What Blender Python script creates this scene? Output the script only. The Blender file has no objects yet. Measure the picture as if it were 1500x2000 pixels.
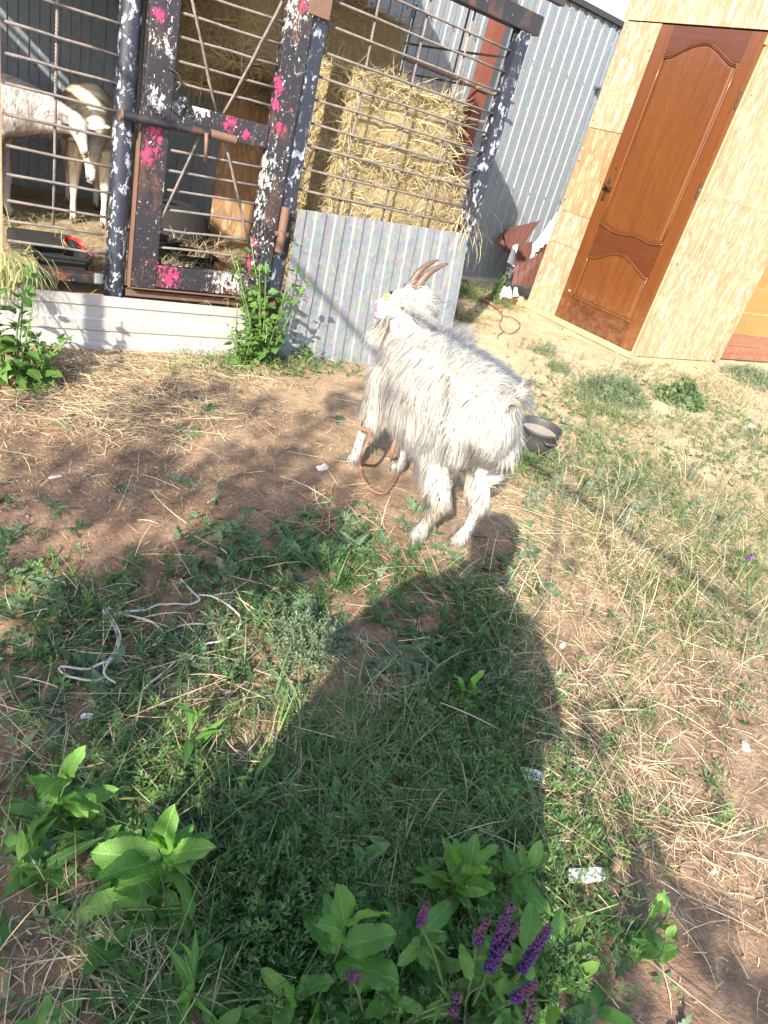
import bpy, bmesh, math, random
import numpy as np
from mathutils import Vector, Matrix
random.seed(7)
rng = np.random.default_rng(11)
sc = bpy.context.scene
COL = sc.collection
R = math.radians
# ------------------------------------------------------------------ camera
FPX, YAW, PITCH, ROLL, CAMH = 1347.2, R(41.62), R(28.264), R(16.2415), 1.15
FW = np.array([math.sin(YAW)*math.cos(PITCH), math.cos(YAW)*math.cos(PITCH), -math.sin(PITCH)])
_r0 = np.array([math.cos(YAW), -math.sin(YAW), 0.0]); _u0 = np.cross(_r0, FW)
RT = math.cos(ROLL)*_r0 + math.sin(ROLL)*_u0
UP = -math.sin(ROLL)*_r0 + math.cos(ROLL)*_u0
CAM = np.array([0.0, 0.0, CAMH])
cd = bpy.data.cameras.new('camera'); co = bpy.data.objects.new('camera', cd); COL.objects.link(co)
co.matrix_world = Matrix(((RT[0], UP[0], -FW[0], 0), (RT[1], UP[1], -FW[1], 0), (RT[2], UP[2], -FW[2], CAMH), (0, 0, 0, 1)))
cd.sensor_fit = 'VERTICAL'; cd.sensor_height = 24.0; cd.lens = FPX/2000*24.0
cd.clip_start = 0.02; cd.clip_end = 800
sc.camera = co
# ------------------------------------------------------------------ light
SUN_EL, SUN_AZ = R(29.0), R(51.4)          # light travels towards azimuth SUN_AZ (from +Y to +X)
SD = np.array([math.sin(SUN_AZ)*math.cos(SUN_EL), math.cos(SUN_AZ)*math.cos(SUN_EL), -math.sin(SUN_EL)])
sl = bpy.data.lights.new('sun', 'SUN'); so = bpy.data.objects.new('sun', sl); COL.objects.link(so)
sl.energy = 4.2; sl.angle = R(0.5); sl.color = (1.0, 0.905, 0.76)
so.rotation_euler = Vector(SD).to_track_quat('-Z', 'Y').to_euler()
so.location = (-6, -5, 6)
w = bpy.data.worlds.new('World'); sc.world = w; w.use_nodes = True
wn = w.node_tree; bg = wn.nodes['Background']
sky = wn.nodes.new('ShaderNodeTexSky'); sky.sky_type = 'NISHITA'; sky.sun_disc = False
sky.sun_elevation = SUN_EL
sky.sun_rotation = SUN_AZ + math.pi        # the sun stands opposite to where its light goes
sky.air_density = 1.0; sky.dust_density = 1.5; sky.ozone_density = 1.0
wn.links.new(sky.outputs[0], bg.inputs[0]); bg.inputs[1].default_value = 0.138
sc.view_settings.view_transform = 'Standard'; sc.view_settings.look = 'None'
sc.view_settings.exposure = 1.78; sc.view_settings.gamma = 1.0
sc.view_settings.use_curve_mapping = False
sc.render.engine = 'CYCLES'
sc.cycles.max_bounces = 8; sc.cycles.diffuse_bounces = 5; sc.cycles.transparent_max_bounces = 6
sc.cycles.use_denoising = True
# ------------------------------------------------------------------ numeric helpers
def nrm(v):
    v = np.asarray(v, float); return v/(np.linalg.norm(v, axis=-1, keepdims=True)+1e-12)
def _h(ix, iy, iz, s):
    n = (ix*73856093) ^ (iy*19349663) ^ (iz*83492791) ^ (s*2654435)
    n = (n ^ (n >> 13)) * 1274126177 & 0x7fffffff
    n = (n ^ (n >> 16)) & 0xffff
    return n/65535.0
def vnoise(p, s=0):
    p = np.asarray(p, float)
    if p.shape[-1] == 2: p = np.concatenate([p, np.zeros(p.shape[:-1]+(1,))], -1)
    i = np.floor(p).astype(np.int64); f = p-i; f = f*f*(3-2*f)
    o = 0
    for dx in (0, 1):
        for dy in (0, 1):
            for dz in (0, 1):
                wgt = (f[..., 0] if dx else 1-f[..., 0])*(f[..., 1] if dy else 1-f[..., 1])*(f[..., 2] if dz else 1-f[..., 2])
                o = o+wgt*_h(i[..., 0]+dx, i[..., 1]+dy, i[..., 2]+dz, s)
    return o*2-1
def fbm(p, oct=4, s=0):
    p = np.asarray(p, float); a = 1.0; t = 0; o = 0
    for k in range(oct):
        o = o+a*vnoise(p*(2.03**k), s+k*17); t += a; a *= .5
    return o/t
def sstep(a, b, x):
    t = np.clip((np.asarray(x, float)-a)/(b-a), 0, 1); return t*t*(3-2*t)
def zg(x, y):
    """height of the yard"""
    x = np.asarray(x, float); y = np.asarray(y, float)
    p = np.stack([x, y], -1)
    near = 1-sstep(9, 16, np.hypot(x-2, y-2))
    z = .07*sstep(2.75, 4.5, x+.18*(y-2))
    z = z+near*(.014*fbm(p*2.3, 3, 5)+.007*fbm(p*9, 3, 9))
    z = z+.09*sstep(5.30, 5.55, y)*near
    z = z+near*.05*np.exp(-(((x-2.05)/.25)**2+((y-.0)/.3)**2))*0
    return z
def ray(px, py):
    return nrm(FW*FPX+RT*(px-750)-UP*(py-1000))
def G(px, py, dz=0.0):
    d = ray(px, py); z = 0.0
    for _ in range(8):
        p = CAM+d*((z-CAMH)/d[2]); z = float(zg(p[0], p[1]))
    return np.array([p[0], p[1], z+dz])
def PY(px, py, y): d = ray(px, py); return CAM+d*(y/d[1])
def PX(px, py, x): d = ray(px, py); return CAM+d*(x/d[0])
def PZ(px, py, z): d = ray(px, py); return CAM+d*((z-CAMH)/d[2])
def proj(P):
    v = np.asarray(P, float)-CAM; c = v@FW
    return 750+FPX*(v@RT)/c, 1000-FPX*(v@UP)/c, c
# ------------------------------------------------------------------ object helpers
def tag(o, label=None, cat=None, group=None, kind=None):
    if label: o['label'] = label
    if cat: o['category'] = cat
    if group: o['group'] = group
    if kind: o['kind'] = kind
    return o
def empty(name, label, cat, loc=(0, 0, 0), rz=0.0, group=None):
    o = bpy.data.objects.new(name, None); COL.objects.link(o)
    o.location = loc; o.rotation_euler = (0, 0, rz); o.empty_display_size = .1
    return tag(o, label, cat, group)
def link(name, me, parent=None):
    o = bpy.data.objects.new(name, me); COL.objects.link(o)
    if parent is not None: o.parent = parent
    return o
def mesh(name, V, F, m=None, smooth=False, attr=None, normals=None):
    me = bpy.data.meshes.new(name)
    V = np.asarray(V, np.float32)
    if isinstance(F, np.ndarray):
        n, k = F.shape
        me.vertices.add(len(V)); me.vertices.foreach_set('co', V.ravel())
        me.loops.add(n*k); me.loops.foreach_set('vertex_index', F.astype(np.int32).ravel())
        me.polygons.add(n); me.polygons.foreach_set('loop_start', np.arange(0, n*k, k, dtype=np.int32))
        try: me.polygons.foreach_set('loop_total', np.full(n, k, np.int32))
        except Exception: pass
        me.update(calc_edges=True); me.validate()
    else:
        me.from_pydata([tuple(map(float, v)) for v in V], [], F); me.update()
    if smooth: me.polygons.foreach_set('use_smooth', np.ones(len(me.polygons), bool))
    if attr is not None:
        a = me.attributes.new('rnd', 'FLOAT', 'POINT'); a.data.foreach_set('value', np.asarray(attr, np.float32))
    if normals is not None:
        me.normals_split_custom_set_from_vertices(np.asarray(normals, np.float32))
    if m is not None: me.materials.append(m)
    return me
def obj(name, V, F, m, parent=None, smooth=False, **k):
    return link(name, mesh(name, V, F, m, smooth, **k), parent)
class MB:
    """collects shapes for ONE mesh object"""
    def __init__(s): s.V = []; s.F = []; s.n = 0
    def add(s, V, F):
        V = np.asarray(V, float).reshape(-1, 3)
        s.V.append(V); s.F += [tuple(int(i)+s.n for i in f) for f in F]; s.n += len(V); return s
    def box(s, a, b, bev=0.0, rot=None, at=None):
        a = np.asarray(a, float); b = np.asarray(b, float); c = (a+b)/2; h = np.abs(b-a)/2
        bev = min(bev, h.min()*.9)
        if bev <= 0:
            V = np.array([[x, y, z] for x in (-1, 1) for y in (-1, 1) for z in (-1, 1)])*h
            F = [(0, 1, 3, 2), (4, 6, 7, 5), (0, 4, 5, 1), (2, 3, 7, 6), (0, 2, 6, 4), (1, 5, 7, 3)]
        else:
            bm = bmesh.new(); bmesh.ops.create_cube(bm, size=1)
            for v in bm.verts: v.co = Vector((v.co.x*2*h[0], v.co.y*2*h[1], v.co.z*2*h[2]))
            bmesh.ops.bevel(bm, geom=bm.edges[:], offset=bev, segments=2, affect='EDGES', profile=.6)
            bm.verts.index_update()
            V = np.array([v.co[:] for v in bm.verts]); F = [tuple(v.index for v in f.verts) for f in bm.faces]; bm.free()
        if rot is not None: V = V@np.array(rot).T
        return s.add(V+c, F)
    def tube(s, P, r, n=8, caps=True, flat=1.0, side=None):
        P = np.asarray(P, float); m = len(P); r = np.broadcast_to(np.asarray(r, float), (m,))
        T = nrm(np.gradient(P, axis=0))
        up = np.array([0, 0, 1.0]) if side is None else np.asarray(side, float)
        if abs(T[0]@up) > .95: up = np.array([1.0, 0, 0])
        A = nrm(np.cross(T[0], up)); V = []
        for i in range(m):
            A = nrm(A-(A@T[i])*T[i]); B = np.cross(T[i], A)
            for k in range(n):
                t = 2*math.pi*k/n; V.append(P[i]+r[i]*(math.cos(t)*A+flat*math.sin(t)*B))
        F = [(i*n+k, i*n+(k+1) % n, (i+1)*n+(k+1) % n, (i+1)*n+k) for i in range(m-1) for k in range(n)]
        if caps: F += [tuple(range(n-1, -1, -1)), tuple((m-1)*n+k for k in range(n))]
        return s.add(V, F)
    def build(s, name, m, parent=None, smooth=False, angle=None):
        o = obj(name, np.concatenate(s.V), s.F, m, parent, smooth)
        if angle: 
            o.data.polygons.foreach_set('use_smooth', np.ones(len(o.data.polygons), bool))
            try: o.data.set_sharp_from_angle(angle=R(angle))
            except Exception: pass
        return o
def curve(P, n=24):
    """Catmull-Rom through points"""
    P = np.asarray(P, float); P = np.vstack([2*P[0]-P[1], P, 2*P[-1]-P[-2]]); out = []
    m = len(P)-3
    for i in range(m):
        k = max(2, n//m)
        for t in np.linspace(0, 1, k, endpoint=(i == m-1)):
            a, b, c, d = P[i:i+4]
            out.append(.5*((2*b)+(-a+c)*t+(2*a-5*b+4*c-d)*t*t+(-a+3*b-3*c+d)*t**3))
    return np.array(out)
def scatter(Vt, Ft, M, T, rnd):
    """template (Vt, Ft) at N transforms: M (N,3,3), T (N,3)"""
    N = len(T); nv = len(Vt)
    V = np.einsum('nij,vj->nvi', M, Vt)+T[:, None, :]
    F = (Ft[None]+(np.arange(N)*nv)[:, None, None]).reshape(-1, Ft.shape[1])
    return V.reshape(-1, 3), F, np.repeat(rnd, nv)
def rotz(a):
    c, s = np.cos(a), np.sin(a); o = np.zeros(np.shape(a)+(3, 3)); o[..., 0, 0] = c; o[..., 0, 1] = -s; o[..., 1, 0] = s; o[..., 1, 1] = c; o[..., 2, 2] = 1; return o
def rotx(a):
    c, s = np.cos(a), np.sin(a); o = np.zeros(np.shape(a)+(3, 3)); o[..., 1, 1] = c; o[..., 1, 2] = -s; o[..., 2, 1] = s; o[..., 2, 2] = c; o[..., 0, 0] = 1; return o
def roty(a):
    c, s = np.cos(a), np.sin(a); o = np.zeros(np.shape(a)+(3, 3)); o[..., 0, 0] = c; o[..., 0, 2] = s; o[..., 2, 0] = -s; o[..., 2, 2] = c; o[..., 1, 1] = 1; return o
# ------------------------------------------------------------------ material helper
class NT:
    def __init__(s, name):
        s.m = bpy.data.materials.new(name); s.m.use_nodes = True; s.t = s.m.node_tree; s.t.nodes.clear()
        s.out = s.t.nodes.new('ShaderNodeOutputMaterial')
    def n(s, typ, ins=None, **props):
        nd = s.t.nodes.new('ShaderNode'+typ)
        for k, v in props.items(): setattr(nd, k, v)
        for k, v in (ins or {}).items():
            i = nd.inputs[k]
            if isinstance(v, bpy.types.NodeSocket): s.t.links.new(v, i)
            else:
                if isinstance(v, (tuple, list)) and len(v) == 3 and i.type == 'RGBA': v = (*v, 1)
                i.default_value = v
        return nd
    def obj(s, scale=(1, 1, 1), rot=(0, 0, 0), loc=(0, 0, 0)):
        c = s.n('TexCoord'); return s.n('Mapping', {'Vector': c.outputs['Object'], 'Scale': scale, 'Rotation': rot, 'Location': loc}).outputs[0]
    def noise(s, vec, scale, detail=4, rough=.55, dist=0.0):
        return s.n('TexNoise', {'Vector': vec, 'Scale': scale, 'Detail': detail, 'Roughness': rough, 'Distortion': dist}).outputs['Fac']
    def vor(s, vec, scale, out='Distance', feature='F1', rnd=1.0):
        return s.n('TexVoronoi', {'Vector': vec, 'Scale': scale, 'Randomness': rnd}, feature=feature).outputs[out]
    def ramp(s, fac, stops, interp='LINEAR'):
        nd = s.n('ValToRGB', {'Fac': fac}); cr = nd.color_ramp; cr.interpolation = interp
        while len(cr.elements) > 1: cr.elements.remove(cr.elements[-1])
        for i, (p, c) in enumerate(stops):
            e = cr.elements[0] if i == 0 else cr.elements.new(p)
            e.position = p; c = (c, c, c) if not isinstance(c, (tuple, list)) else c; e.color = (*c, 1)
        return nd.outputs[0]
    def mix(s, f, a, b, blend='MIX'):
        nd = s.n('Mix', data_type='RGBA', blend_type=blend)
        for i, v in ((0, f), (6, a), (7, b)):
            if isinstance(v, bpy.types.NodeSocket): s.t.links.new(v, nd.inputs[i])
            else: nd.inputs[i].default_value = v if i == 0 else (*v, 1)
        return nd.outputs[2]
    def math(s, op, a, b=0.0):
        return s.n('Math', {0: a, 1: b}, operation=op).outputs[0]
    def attr(s, name='rnd'): return s.n('Attribute', attribute_name=name).outputs['Fac']
    def bump(s, h, strength=.3, dist=.01):
        return s.n('Bump', {'Height': h, 'Strength': strength, 'Distance': dist}).outputs[0]
    def pbsdf(s, col, rough=.6, metal=0.0, normal=None, spec=.5, **k):
        ins = {'Base Color': col, 'Roughness': rough, 'Metallic': metal, 'Specular IOR Level': spec}
        if normal is not None: ins['Normal'] = normal
        ins.update(k)
        return s.n('BsdfPrincipled', ins).outputs[0]
    def done(s, shader):
        s.t.links.new(shader, s.out.inputs[0]); return s.m
    def leafy(s, col, rough=.5, trans=.35, tcol=None, normal=None, spec=.35):
        p = s.pbsdf(col, rough, normal=normal, spec=spec)
        t = s.n('BsdfTranslucent', {'Color': tcol if tcol is not None else col}).outputs[0]
        return s.done(s.n('MixShader', {0: trans, 1: p, 2: t}).outputs[0])
# ------------------------------------------------------------------ materials
def m_ground():
    t = NT('earth'); v = t.obj()
    big = t.noise(v, 1.1, 5, .6); mid = t.noise(v, 5.0, 5, .65, .4); fine = t.noise(v, 60, 4, .7); grit = t.noise(v, 320, 2, .6)
    x = t.n('SeparateXYZ', {0: v})
    # clean drifted sand towards the shed, humus brown earth towards the near left corner
    side = t.math('ADD', t.math('MULTIPLY', x.outputs[0], .42), t.math('MULTIPLY', x.outputs[1], .12))
    side = t.math('ADD', side, t.math('MULTIPLY', t.math('SUBTRACT', big, .5), 1.1))
    sandy = t.n('MapRange', {0: side, 1: .55, 2: 1.9}).outputs[0]
    earth = t.ramp(mid, [(.3, (.125, .076, .050)), (.5, (.20, .128, .085)), (.72, (.275, .186, .126))])
    sand = t.ramp(mid, [(.3, (.33, .245, .15)), (.55, (.42, .325, .205)), (.8, (.48, .38, .25))])
    c = t.mix(sandy, earth, sand)
    hum = t.ramp(t.noise(v, 3.1, 6, .75, .6), [(.46, 0.0), (.62, 1.0)])
    c = t.mix(t.math('MULTIPLY', hum, t.n('MapRange', {0: sandy, 1: 0.0, 2: .9, 3: .65, 4: .06}).outputs[0]), c, (.075, .05, .034))
    c = t.mix(.55, c, t.ramp(fine, [(.3, (.22, .22, .22)), (.7, (1.0, 1.0, 1.0))]), 'MULTIPLY')
    c = t.mix(1.0, c, (1.35, 1.35, 1.35), 'MULTIPLY')
    peb = t.vor(v, 95, 'Distance')
    h = t.math('ADD', t.math('MULTIPLY', fine, .7), t.math('MULTIPLY', grit, .35))
    h = t.math('ADD', h, t.math('MULTIPLY', peb, -.35))
    return t.done(t.pbsdf(c, .95, normal=t.bump(t.math('ADD', h, t.math('MULTIPLY', t.noise(v, 22, 5, .7), 1.3)), .6, .007), spec=.15))
def m_galv(name, tint=(.50, .53, .56), metal=.35, dirt=.35):
    t = NT(name); v = t.obj()
    n1 = t.noise(v, 4, 5, .6); n2 = t.noise(t.obj((1, 1, .25)), 24, 4, .7); sp = t.vor(v, 55, 'Color')
    c = t.mix(t.math('MULTIPLY', n1, .5), tint, tuple(x*.72 for x in tint))
    c = t.mix(t.math('MULTIPLY', t.ramp(n2, [(.5, 0.0), (.75, 1.0)]), dirt), c, (.42, .36, .30))
    c = t.mix(.07, c, sp)
    x = t.noise(v, 17, 5, .75); c = t.mix(t.math('MULTIPLY', t.ramp(x, [(.64, 0.0), (.7, 1.0)]), .35), c, (.75, .75, .74))
    return t.done(t.pbsdf(c, t.ramp(n1, [(.3, .38), (.7, .58)]), metal, normal=t.bump(t.noise(v, 7, 3), .12, .02)))
def m_paint(name, base=(.022, .023, .030), chips=((.62, .64, .66), .58, 26), pink=None, rust=.0, white=None, splashes=None):
    t = NT(name); v = t.obj()
    c = t.mix(t.noise(v, 9, 4), tuple(x*.6 for x in base), tuple(x*1.1 for x in base))
    h = 0.0
    def flake(scale, a, b, mask_scale, ma, mb, col, c, k=1.0, off=0.0):
        vv = t.obj((1, 1, .6), loc=(off, off*.7, off*1.3))
        f = t.ramp(t.noise(vv, scale, 6, .72, .3), [(a, 0.0), (b, 1.0)])
        mk = t.ramp(t.noise(vv, mask_scale, 2, .5), [(ma, 0.0), (mb, 1.0)])
        f = t.math('MULTIPLY', f, mk); return t.mix(t.math('MULTIPLY', f, k), c, col), f
    col, thr, scl = chips
    c, f1 = flake(scl, thr, thr+.03, 4.5, .36, .5, col, c)
    if white: c, f2 = flake(52, white, white+.025, 5.0, .45, .55, (.80, .80, .76), c, 1.0, 3.1)
    def splash(c, spots, col, seed, kk=.235):
        m = None
        for (sx, sy, sz, r) in spots:
            d = t.n('VectorMath', {0: v, 1: (sx, sy, sz)}, operation='DISTANCE').outputs['Value']
            g = t.n('MapRange', {0: d, 1: 0.0, 2: r*1.55, 3: 1.0, 4: 0.0}).outputs[0]; m = g if m is None else t.math('MAXIMUM', m, g)
        nz = t.noise(t.obj((1, 1, .55), loc=(seed, seed, seed)), 70, 7, .8, .5)
        f = t.ramp(t.math('ADD', t.math('MULTIPLY', m, kk), nz), [(.655, 0.0), (.685, 1.0)])
        return t.mix(f, c, col), f
    if splashes:
        c, _ = splash(c, splashes[1], (.62, .62, .59), 1.3, .19); c, _ = splash(c, splashes[0], (.47, .035, .13), 4.1, .225)
    if pink: c, f3 = flake(26, pink, pink+.04, 7.0, .53, .57, (.62, .03, .15), c, .95, 7.7)
    if rust: c, f4 = flake(7, .62-rust*.2, .8-rust*.2, 3, .3, .6, (.16, .07, .035), c, .9, 1.7)
    return t.done(t.pbsdf(c, .42, 0, normal=t.bump(f1, .35, .004)))
def m_rebar():
    t = NT('rusty_rebar'); v = t.obj()
    c = t.ramp(t.noise(v, 22, 5, .7), [(.3, (.10, .085, .082)), (.55, (.21, .18, .17)), (.8, (.24, .15, .11))])
    g = t.n('SeparateXYZ', {0: v}).outputs[0]; z = t.n('SeparateXYZ', {0: v}).outputs[2]
    rib = t.math('SINE', t.math('MULTIPLY', t.math('ADD', g, t.math('MULTIPLY', z, .6)), 900.0))
    return t.done(t.pbsdf(c, .6, .25, normal=t.bump(rib, .8, .0015)))
def m_rust(name='rust', a=(.085, .05, .038), b=(.20, .115, .08)):
    t = NT(name); v = t.obj()
    c = t.mix(t.noise(v, 30, 5, .7), a, b)
    return t.done(t.pbsdf(c, .75, .2, normal=t.bump(t.noise(v, 120, 3), .3, .002)))
def m_osb(name, tone=(1, 1, 1)):
    """flakes of wood pressed flat: three layers of stretched cells, each layer at its own angle"""
    t = NT(name); c = None; hh = None
    for k, (ang, sc1, off) in enumerate(((14, 1.0, 0), (-31, 1.2, 3.3), (62, .9, 8.1), (-12, 1.5, 5.7), (38, .7, 11.3))):
        # panels lie in their local XZ plane
        v0 = t.obj(loc=(off, 0, off*.6))
        v = t.n('Mapping', {'Vector': v0, 'Rotation': (0, R(ang), 0), 'Scale': (48*sc1, 0.0, 15*sc1)}).outputs[0]
        wob = t.n('TexNoise', {'Vector': v, 'Scale': .7, 'Detail': 2}).outputs['Color']
        v = t.n('Mix', {0: .22, 4: v, 5: wob}, data_type='VECTOR').outputs[1]
        cell = t.n('TexVoronoi', {'Vector': v, 'Scale': 1.0}); rv = t.n('SeparateColor', {0: cell.outputs['Color']})
        lay = t.ramp(rv.outputs[0], [(0, (.31, .21, .125)), (.3, (.40, .29, .185)), (.6, (.47, .37, .26)), (.85, (.56, .475, .37)), (1, (.35, .225, .13))])
        d = cell.outputs['Distance']
        lay = t.mix(t.ramp(d, [(.42, 0.0), (.75, .75)]), lay, (.29, .195, .12))
        if c is None: c = lay; hh = rv.outputs[1]
        else:
            f = t.math('GREATER_THAN', rv.outputs[1], .52)
            c = t.mix(f, c, lay); hh = t.math('ADD', t.math('MULTIPLY', hh, t.math('SUBTRACT', 1.0, f)), t.math('MULTIPLY', rv.outputs[2], f))
    g = t.noise(t.obj((60, 60, 9)), 4, 3); c = t.mix(.25, c, t.ramp(g, [(.3, .72), (.7, 1.0)]), 'MULTIPLY')
    c = t.mix(1.0, c, tuple(0.80*q for q in tone), 'MULTIPLY')
    c = t.mix(t.math('MULTIPLY', t.ramp(t.noise(t.obj(), 2.2, 4), [(.4, 0.0), (.75, 1.0)]), .3), c, (.52, .36, .23))
    return t.done(t.pbsdf(c, .62, normal=t.bump(hh, .6, .004), spec=.3))
def m_wood(name, a, b, rough=.35, coat=.0, scale=(38, 38, 1.6), bump=.1):
    t = NT(name); v = t.obj(scale)
    n = t.noise(v, 1.0, 6, .65, 1.2); n2 = t.noise(t.obj((3, 3, .9)), 1.5, 3)
    c = t.mix(t.ramp(n, [(.3, 0.0), (.7, 1.0)]), a, b); c = t.mix(t.math('MULTIPLY', n2, .5), c, tuple(x*.6 for x in a))
    zc = t.n('SeparateXYZ', {0: t.obj()}).outputs[2]
    dust = t.math('MULTIPLY', t.ramp(t.noise(t.obj(), 14, 6, .8), [(.45, .02), (.75, .30)]), t.n('MapRange', {0: zc, 1: .13, 2: .55, 3: 1.0, 4: .12}).outputs[0])
    c = t.mix(dust, c, (.42, .30, .19))
    return t.done(t.pbsdf(c, rough, normal=t.bump(n, bump, .003), **({'Coat Weight': coat, 'Coat Roughness': .25} if coat else {})))
def m_simple(name, col, rough=.6, metal=0.0, var=.25, bump=.15, scale=25):
    t = NT(name); v = t.obj(); n = t.noise(v, scale, 5, .65)
    c = t.mix(n, tuple(x*(1-var) for x in col), tuple(min(1, x*(1+var)) for x in col))
    return t.done(t.pbsdf(c, rough, metal, normal=t.bump(n, bump, .004)))
def m_straw(name, stops, rough=.7, trans=.15):
    t = NT(name); c = t.ramp(t.attr(), stops)
    return t.leafy(c, rough, trans)
def m_leaf(name, dark, light, vein=None, scale=1.0, rough=.5, trans=.3, bump=.22):
    t = NT(name); v = t.obj(); rn = t.n('ObjectInfo').outputs['Random']
    n = t.noise(v, 3.5*scale, 4, .6); w = t.vor(v, 38*scale, 'Distance')
    c = t.mix(t.math('ADD', t.math('MULTIPLY', n, .5), t.math('MULTIPLY', rn, .5)), dark, light)
    x = t.n('SeparateXYZ', {0: v}).outputs[0]
    rib = t.ramp(t.math('ABSOLUTE', x), [(.0, 1.0), (.008, 1.0), (.018, 0.0)])
    if vein: c = t.mix(t.math('MULTIPLY', rib, .7), c, vein)
    tc = t.mix(1.0, c, (1.5, 1.6, .5), 'MULTIPLY')
    sp = t.ramp(t.noise(t.n('Mapping', {'Vector': v, 'Location': (3.1, 1.7, .4)}).outputs[0], 9, 4, .75), [(.66, 0.0), (.71, .75)]); c = t.mix(t.math('MULTIPLY', sp, t.n('MapRange', {0: rn, 1: .3, 2: .9}).outputs[0]), c, (.20, .15, .05))
    return t.leafy(c, rough, trans, tc, t.bump(t.math('ADD', w, t.math('MULTIPLY', rib, -.6)), bump, .02))
def m_fur(name, a, b, tip=None, rough=.6, trans=.15):
    t = NT(name); c = t.mix(t.attr(), a, b)
    return t.leafy(c, rough, .6, normal=None, spec=.1)
def m_coat(name, a, b, patch, ps=6.0):
    t = NT(name); v = t.obj()
    c = t.mix(t.noise(v, 20, 4), a, b); c = t.mix(t.ramp(t.noise(v, ps, 3), [(.52, 0.0), (.68, .7)]), c, patch)
    return t.done(t.pbsdf(c, .85, normal=t.bump(t.noise(t.obj((1, 1, .3)), 160, 3), .4, .004), spec=.15))
M = {}
M['ground'] = m_ground()
M['galv'] = m_galv('galvanised_sheet', (.185, .21, .235), .30, .5)
M['galv_back'] = m_galv('galvanised_wall', (.19, .225, .265), .30, .2)
M['galv_white'] = m_galv('whitish_sheet', (.36, .36, .365), .12, .55)
M['paint_post'] = m_paint('blue_black_flaking_paint', (.020, .024, .040), ((.30, .335, .38), .545, 34))
def _sp(L): return [(*np.round(PY(a, b, 3.09)-np.array([0, 3.11, 0]), 3), r) for a, b, r in L]
SPL = (_sp([(310, 30, .032), (302, 255, .04), (288, 300, .055), (312, 272, .03), (541, 165, .04), (536, 200, .035), (546, 250, .035), (450, 240, .04), (482, 262, .03), (332, 545, .06), (492, 470, .035), (488, 512, .045), (590, 10, .03), (315, 520, .03)]),
       _sp([(322, 88, .05), (300, 190, .05), (330, 100, .03), (395, 212, .055), (512, 350, .08), (522, 320, .06), (436, 545, .085), (465, 552, .07), (500, 420, .06), (575, 12, .06), (560, 50, .05), (505, 385, .06), (310, 205, .03)]))
M['paint_gate'] = m_paint('black_gate_paint', (.022, .021, .028), ((.5, .5, .5), .62, 90), pink=.64, rust=.55, white=.63, splashes=SPL)
M['paint_gate2'] = m_paint('black_gate_paint_worn', (.022, .021, .028), ((.6, .6, .58), .60, 80), pink=.66, rust=.5, white=.60, splashes=SPL)
M['steel_dark'] = m_paint('dark_steel', (.02, .02, .024), ((.35, .37, .39), .62, 30), rust=.6)
M['rebar'] = m_rebar(); M['rust'] = m_rust(); M['redsteel'] = m_rust('red_oxide', (.11, .034, .024), (.17, .055, .038))
M['osb'] = m_osb('osb'); M['osb2'] = m_osb('osb_pinkish', (.94, .80, .68)); M['osb3'] = m_osb('osb_pale', (1.04, 1.0, .96))
M['door'] = m_wood('varnished_door', (.094, .029, .008), (.148, .050, .012), .34, .35)
M['door_dark'] = m_wood('varnished_door_rail', (.064, .018, .007), (.104, .031, .009), .34, .35, (1.6, 38, 38))
M['plank_orange'] = m_wood('orange_plank', (.30, .125, .028), (.42, .19, .05), .45, .2, (1.2, 20, 20))
M['plank_rust'] = m_wood('red_plank', (.17, .06, .034), (.26, .105, .056), .5, .1, (1.2, 20, 20))
M['timber'] = m_wood('raw_timber', (.36, .22, .12), (.52, .36, .22), .8, 0, (3, 30, 30), .3)
M['scrap_brown'] = m_simple('brown_coated_sheet', (.085, .036, .029), .5, .0, .35)
M['scrap_white'] = m_simple('white_coated_sheet', (.62, .60, .59), .5, .0, .12)
M['black'] = m_simple('black_plastic', (.008, .008, .009), .9, 0, .4)
M['pot'] = m_simple('sooty_iron', (.045, .045, .048), .55, .2, .6, .4, 60)
M['dustwater'] = m_simple('dusty_water', (.27, .245, .22), .15, 0, .3, .1, 40)
M['handle'] = m_simple('bronze_handle', (.16, .10, .06), .3, .8, .2)
M['red'] = m_simple('watermelon_red', (.50, .02, .02), .5, 0, .4)
M['rind'] = m_simple('watermelon_rind', (.55, .55, .30), .5, 0, .3)
M['straw'] = m_straw('dry_straw', [(0, (.26, .18, .10)), (.3, (.45, .36, .22)), (.7, (.58, .49, .33)), (.9, (.50, .40, .25)), (1, (.36, .24, .13))])
M['hay'] = m_straw('hay', [(0, (.26, .195, .095)), (.35, (.45, .375, .215)), (.8, (.58, .51, .33)), (1, (.36, .32, .17))])
M['hay_block'] = m_simple('hay_block', (.235, .185, .10), .9, 0, .6, 1.0, 60)
M['hay_green'] = m_straw('green_hay', [(0, (.30, .30, .12)), (.5, (.42, .40, .20)), (1, (.30, .36, .18))])
M['grass'] = m_straw('green_grass', [(0, (.048, .098, .026)), (.5, (.09, .16, .048)), (.8, (.15, .225, .075)), (1, (.30, .28, .14))], .5, .3)
M['feather'] = m_straw('feathery_weed', [(0, (.038, .098, .028)), (.5, (.078, .165, .048)), (1, (.15, .24, .075))], .55, .3)
M['grey_weed'] = m_straw('grey_green_weed', [(0, (.10, .14, .075)), (.5, (.155, .205, .12)), (1, (.25, .28, .18))], .7, .25)
M['silver'] = m_straw('silver_wormwood', [(0, (.15, .19, .13)), (1, (.30, .33, .26))], .8, .2)
M['leaflet'] = m_straw('small_weed_leaf', [(0, (.05, .10, .038)), (.5, (.09, .15, .062)), (1, (.16, .21, .105))], .5, .3)
M['leaf_sage'] = m_leaf('sage_leaf', (.062, .175, .028), (.145, .285, .055), (.20, .32, .11))
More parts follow.
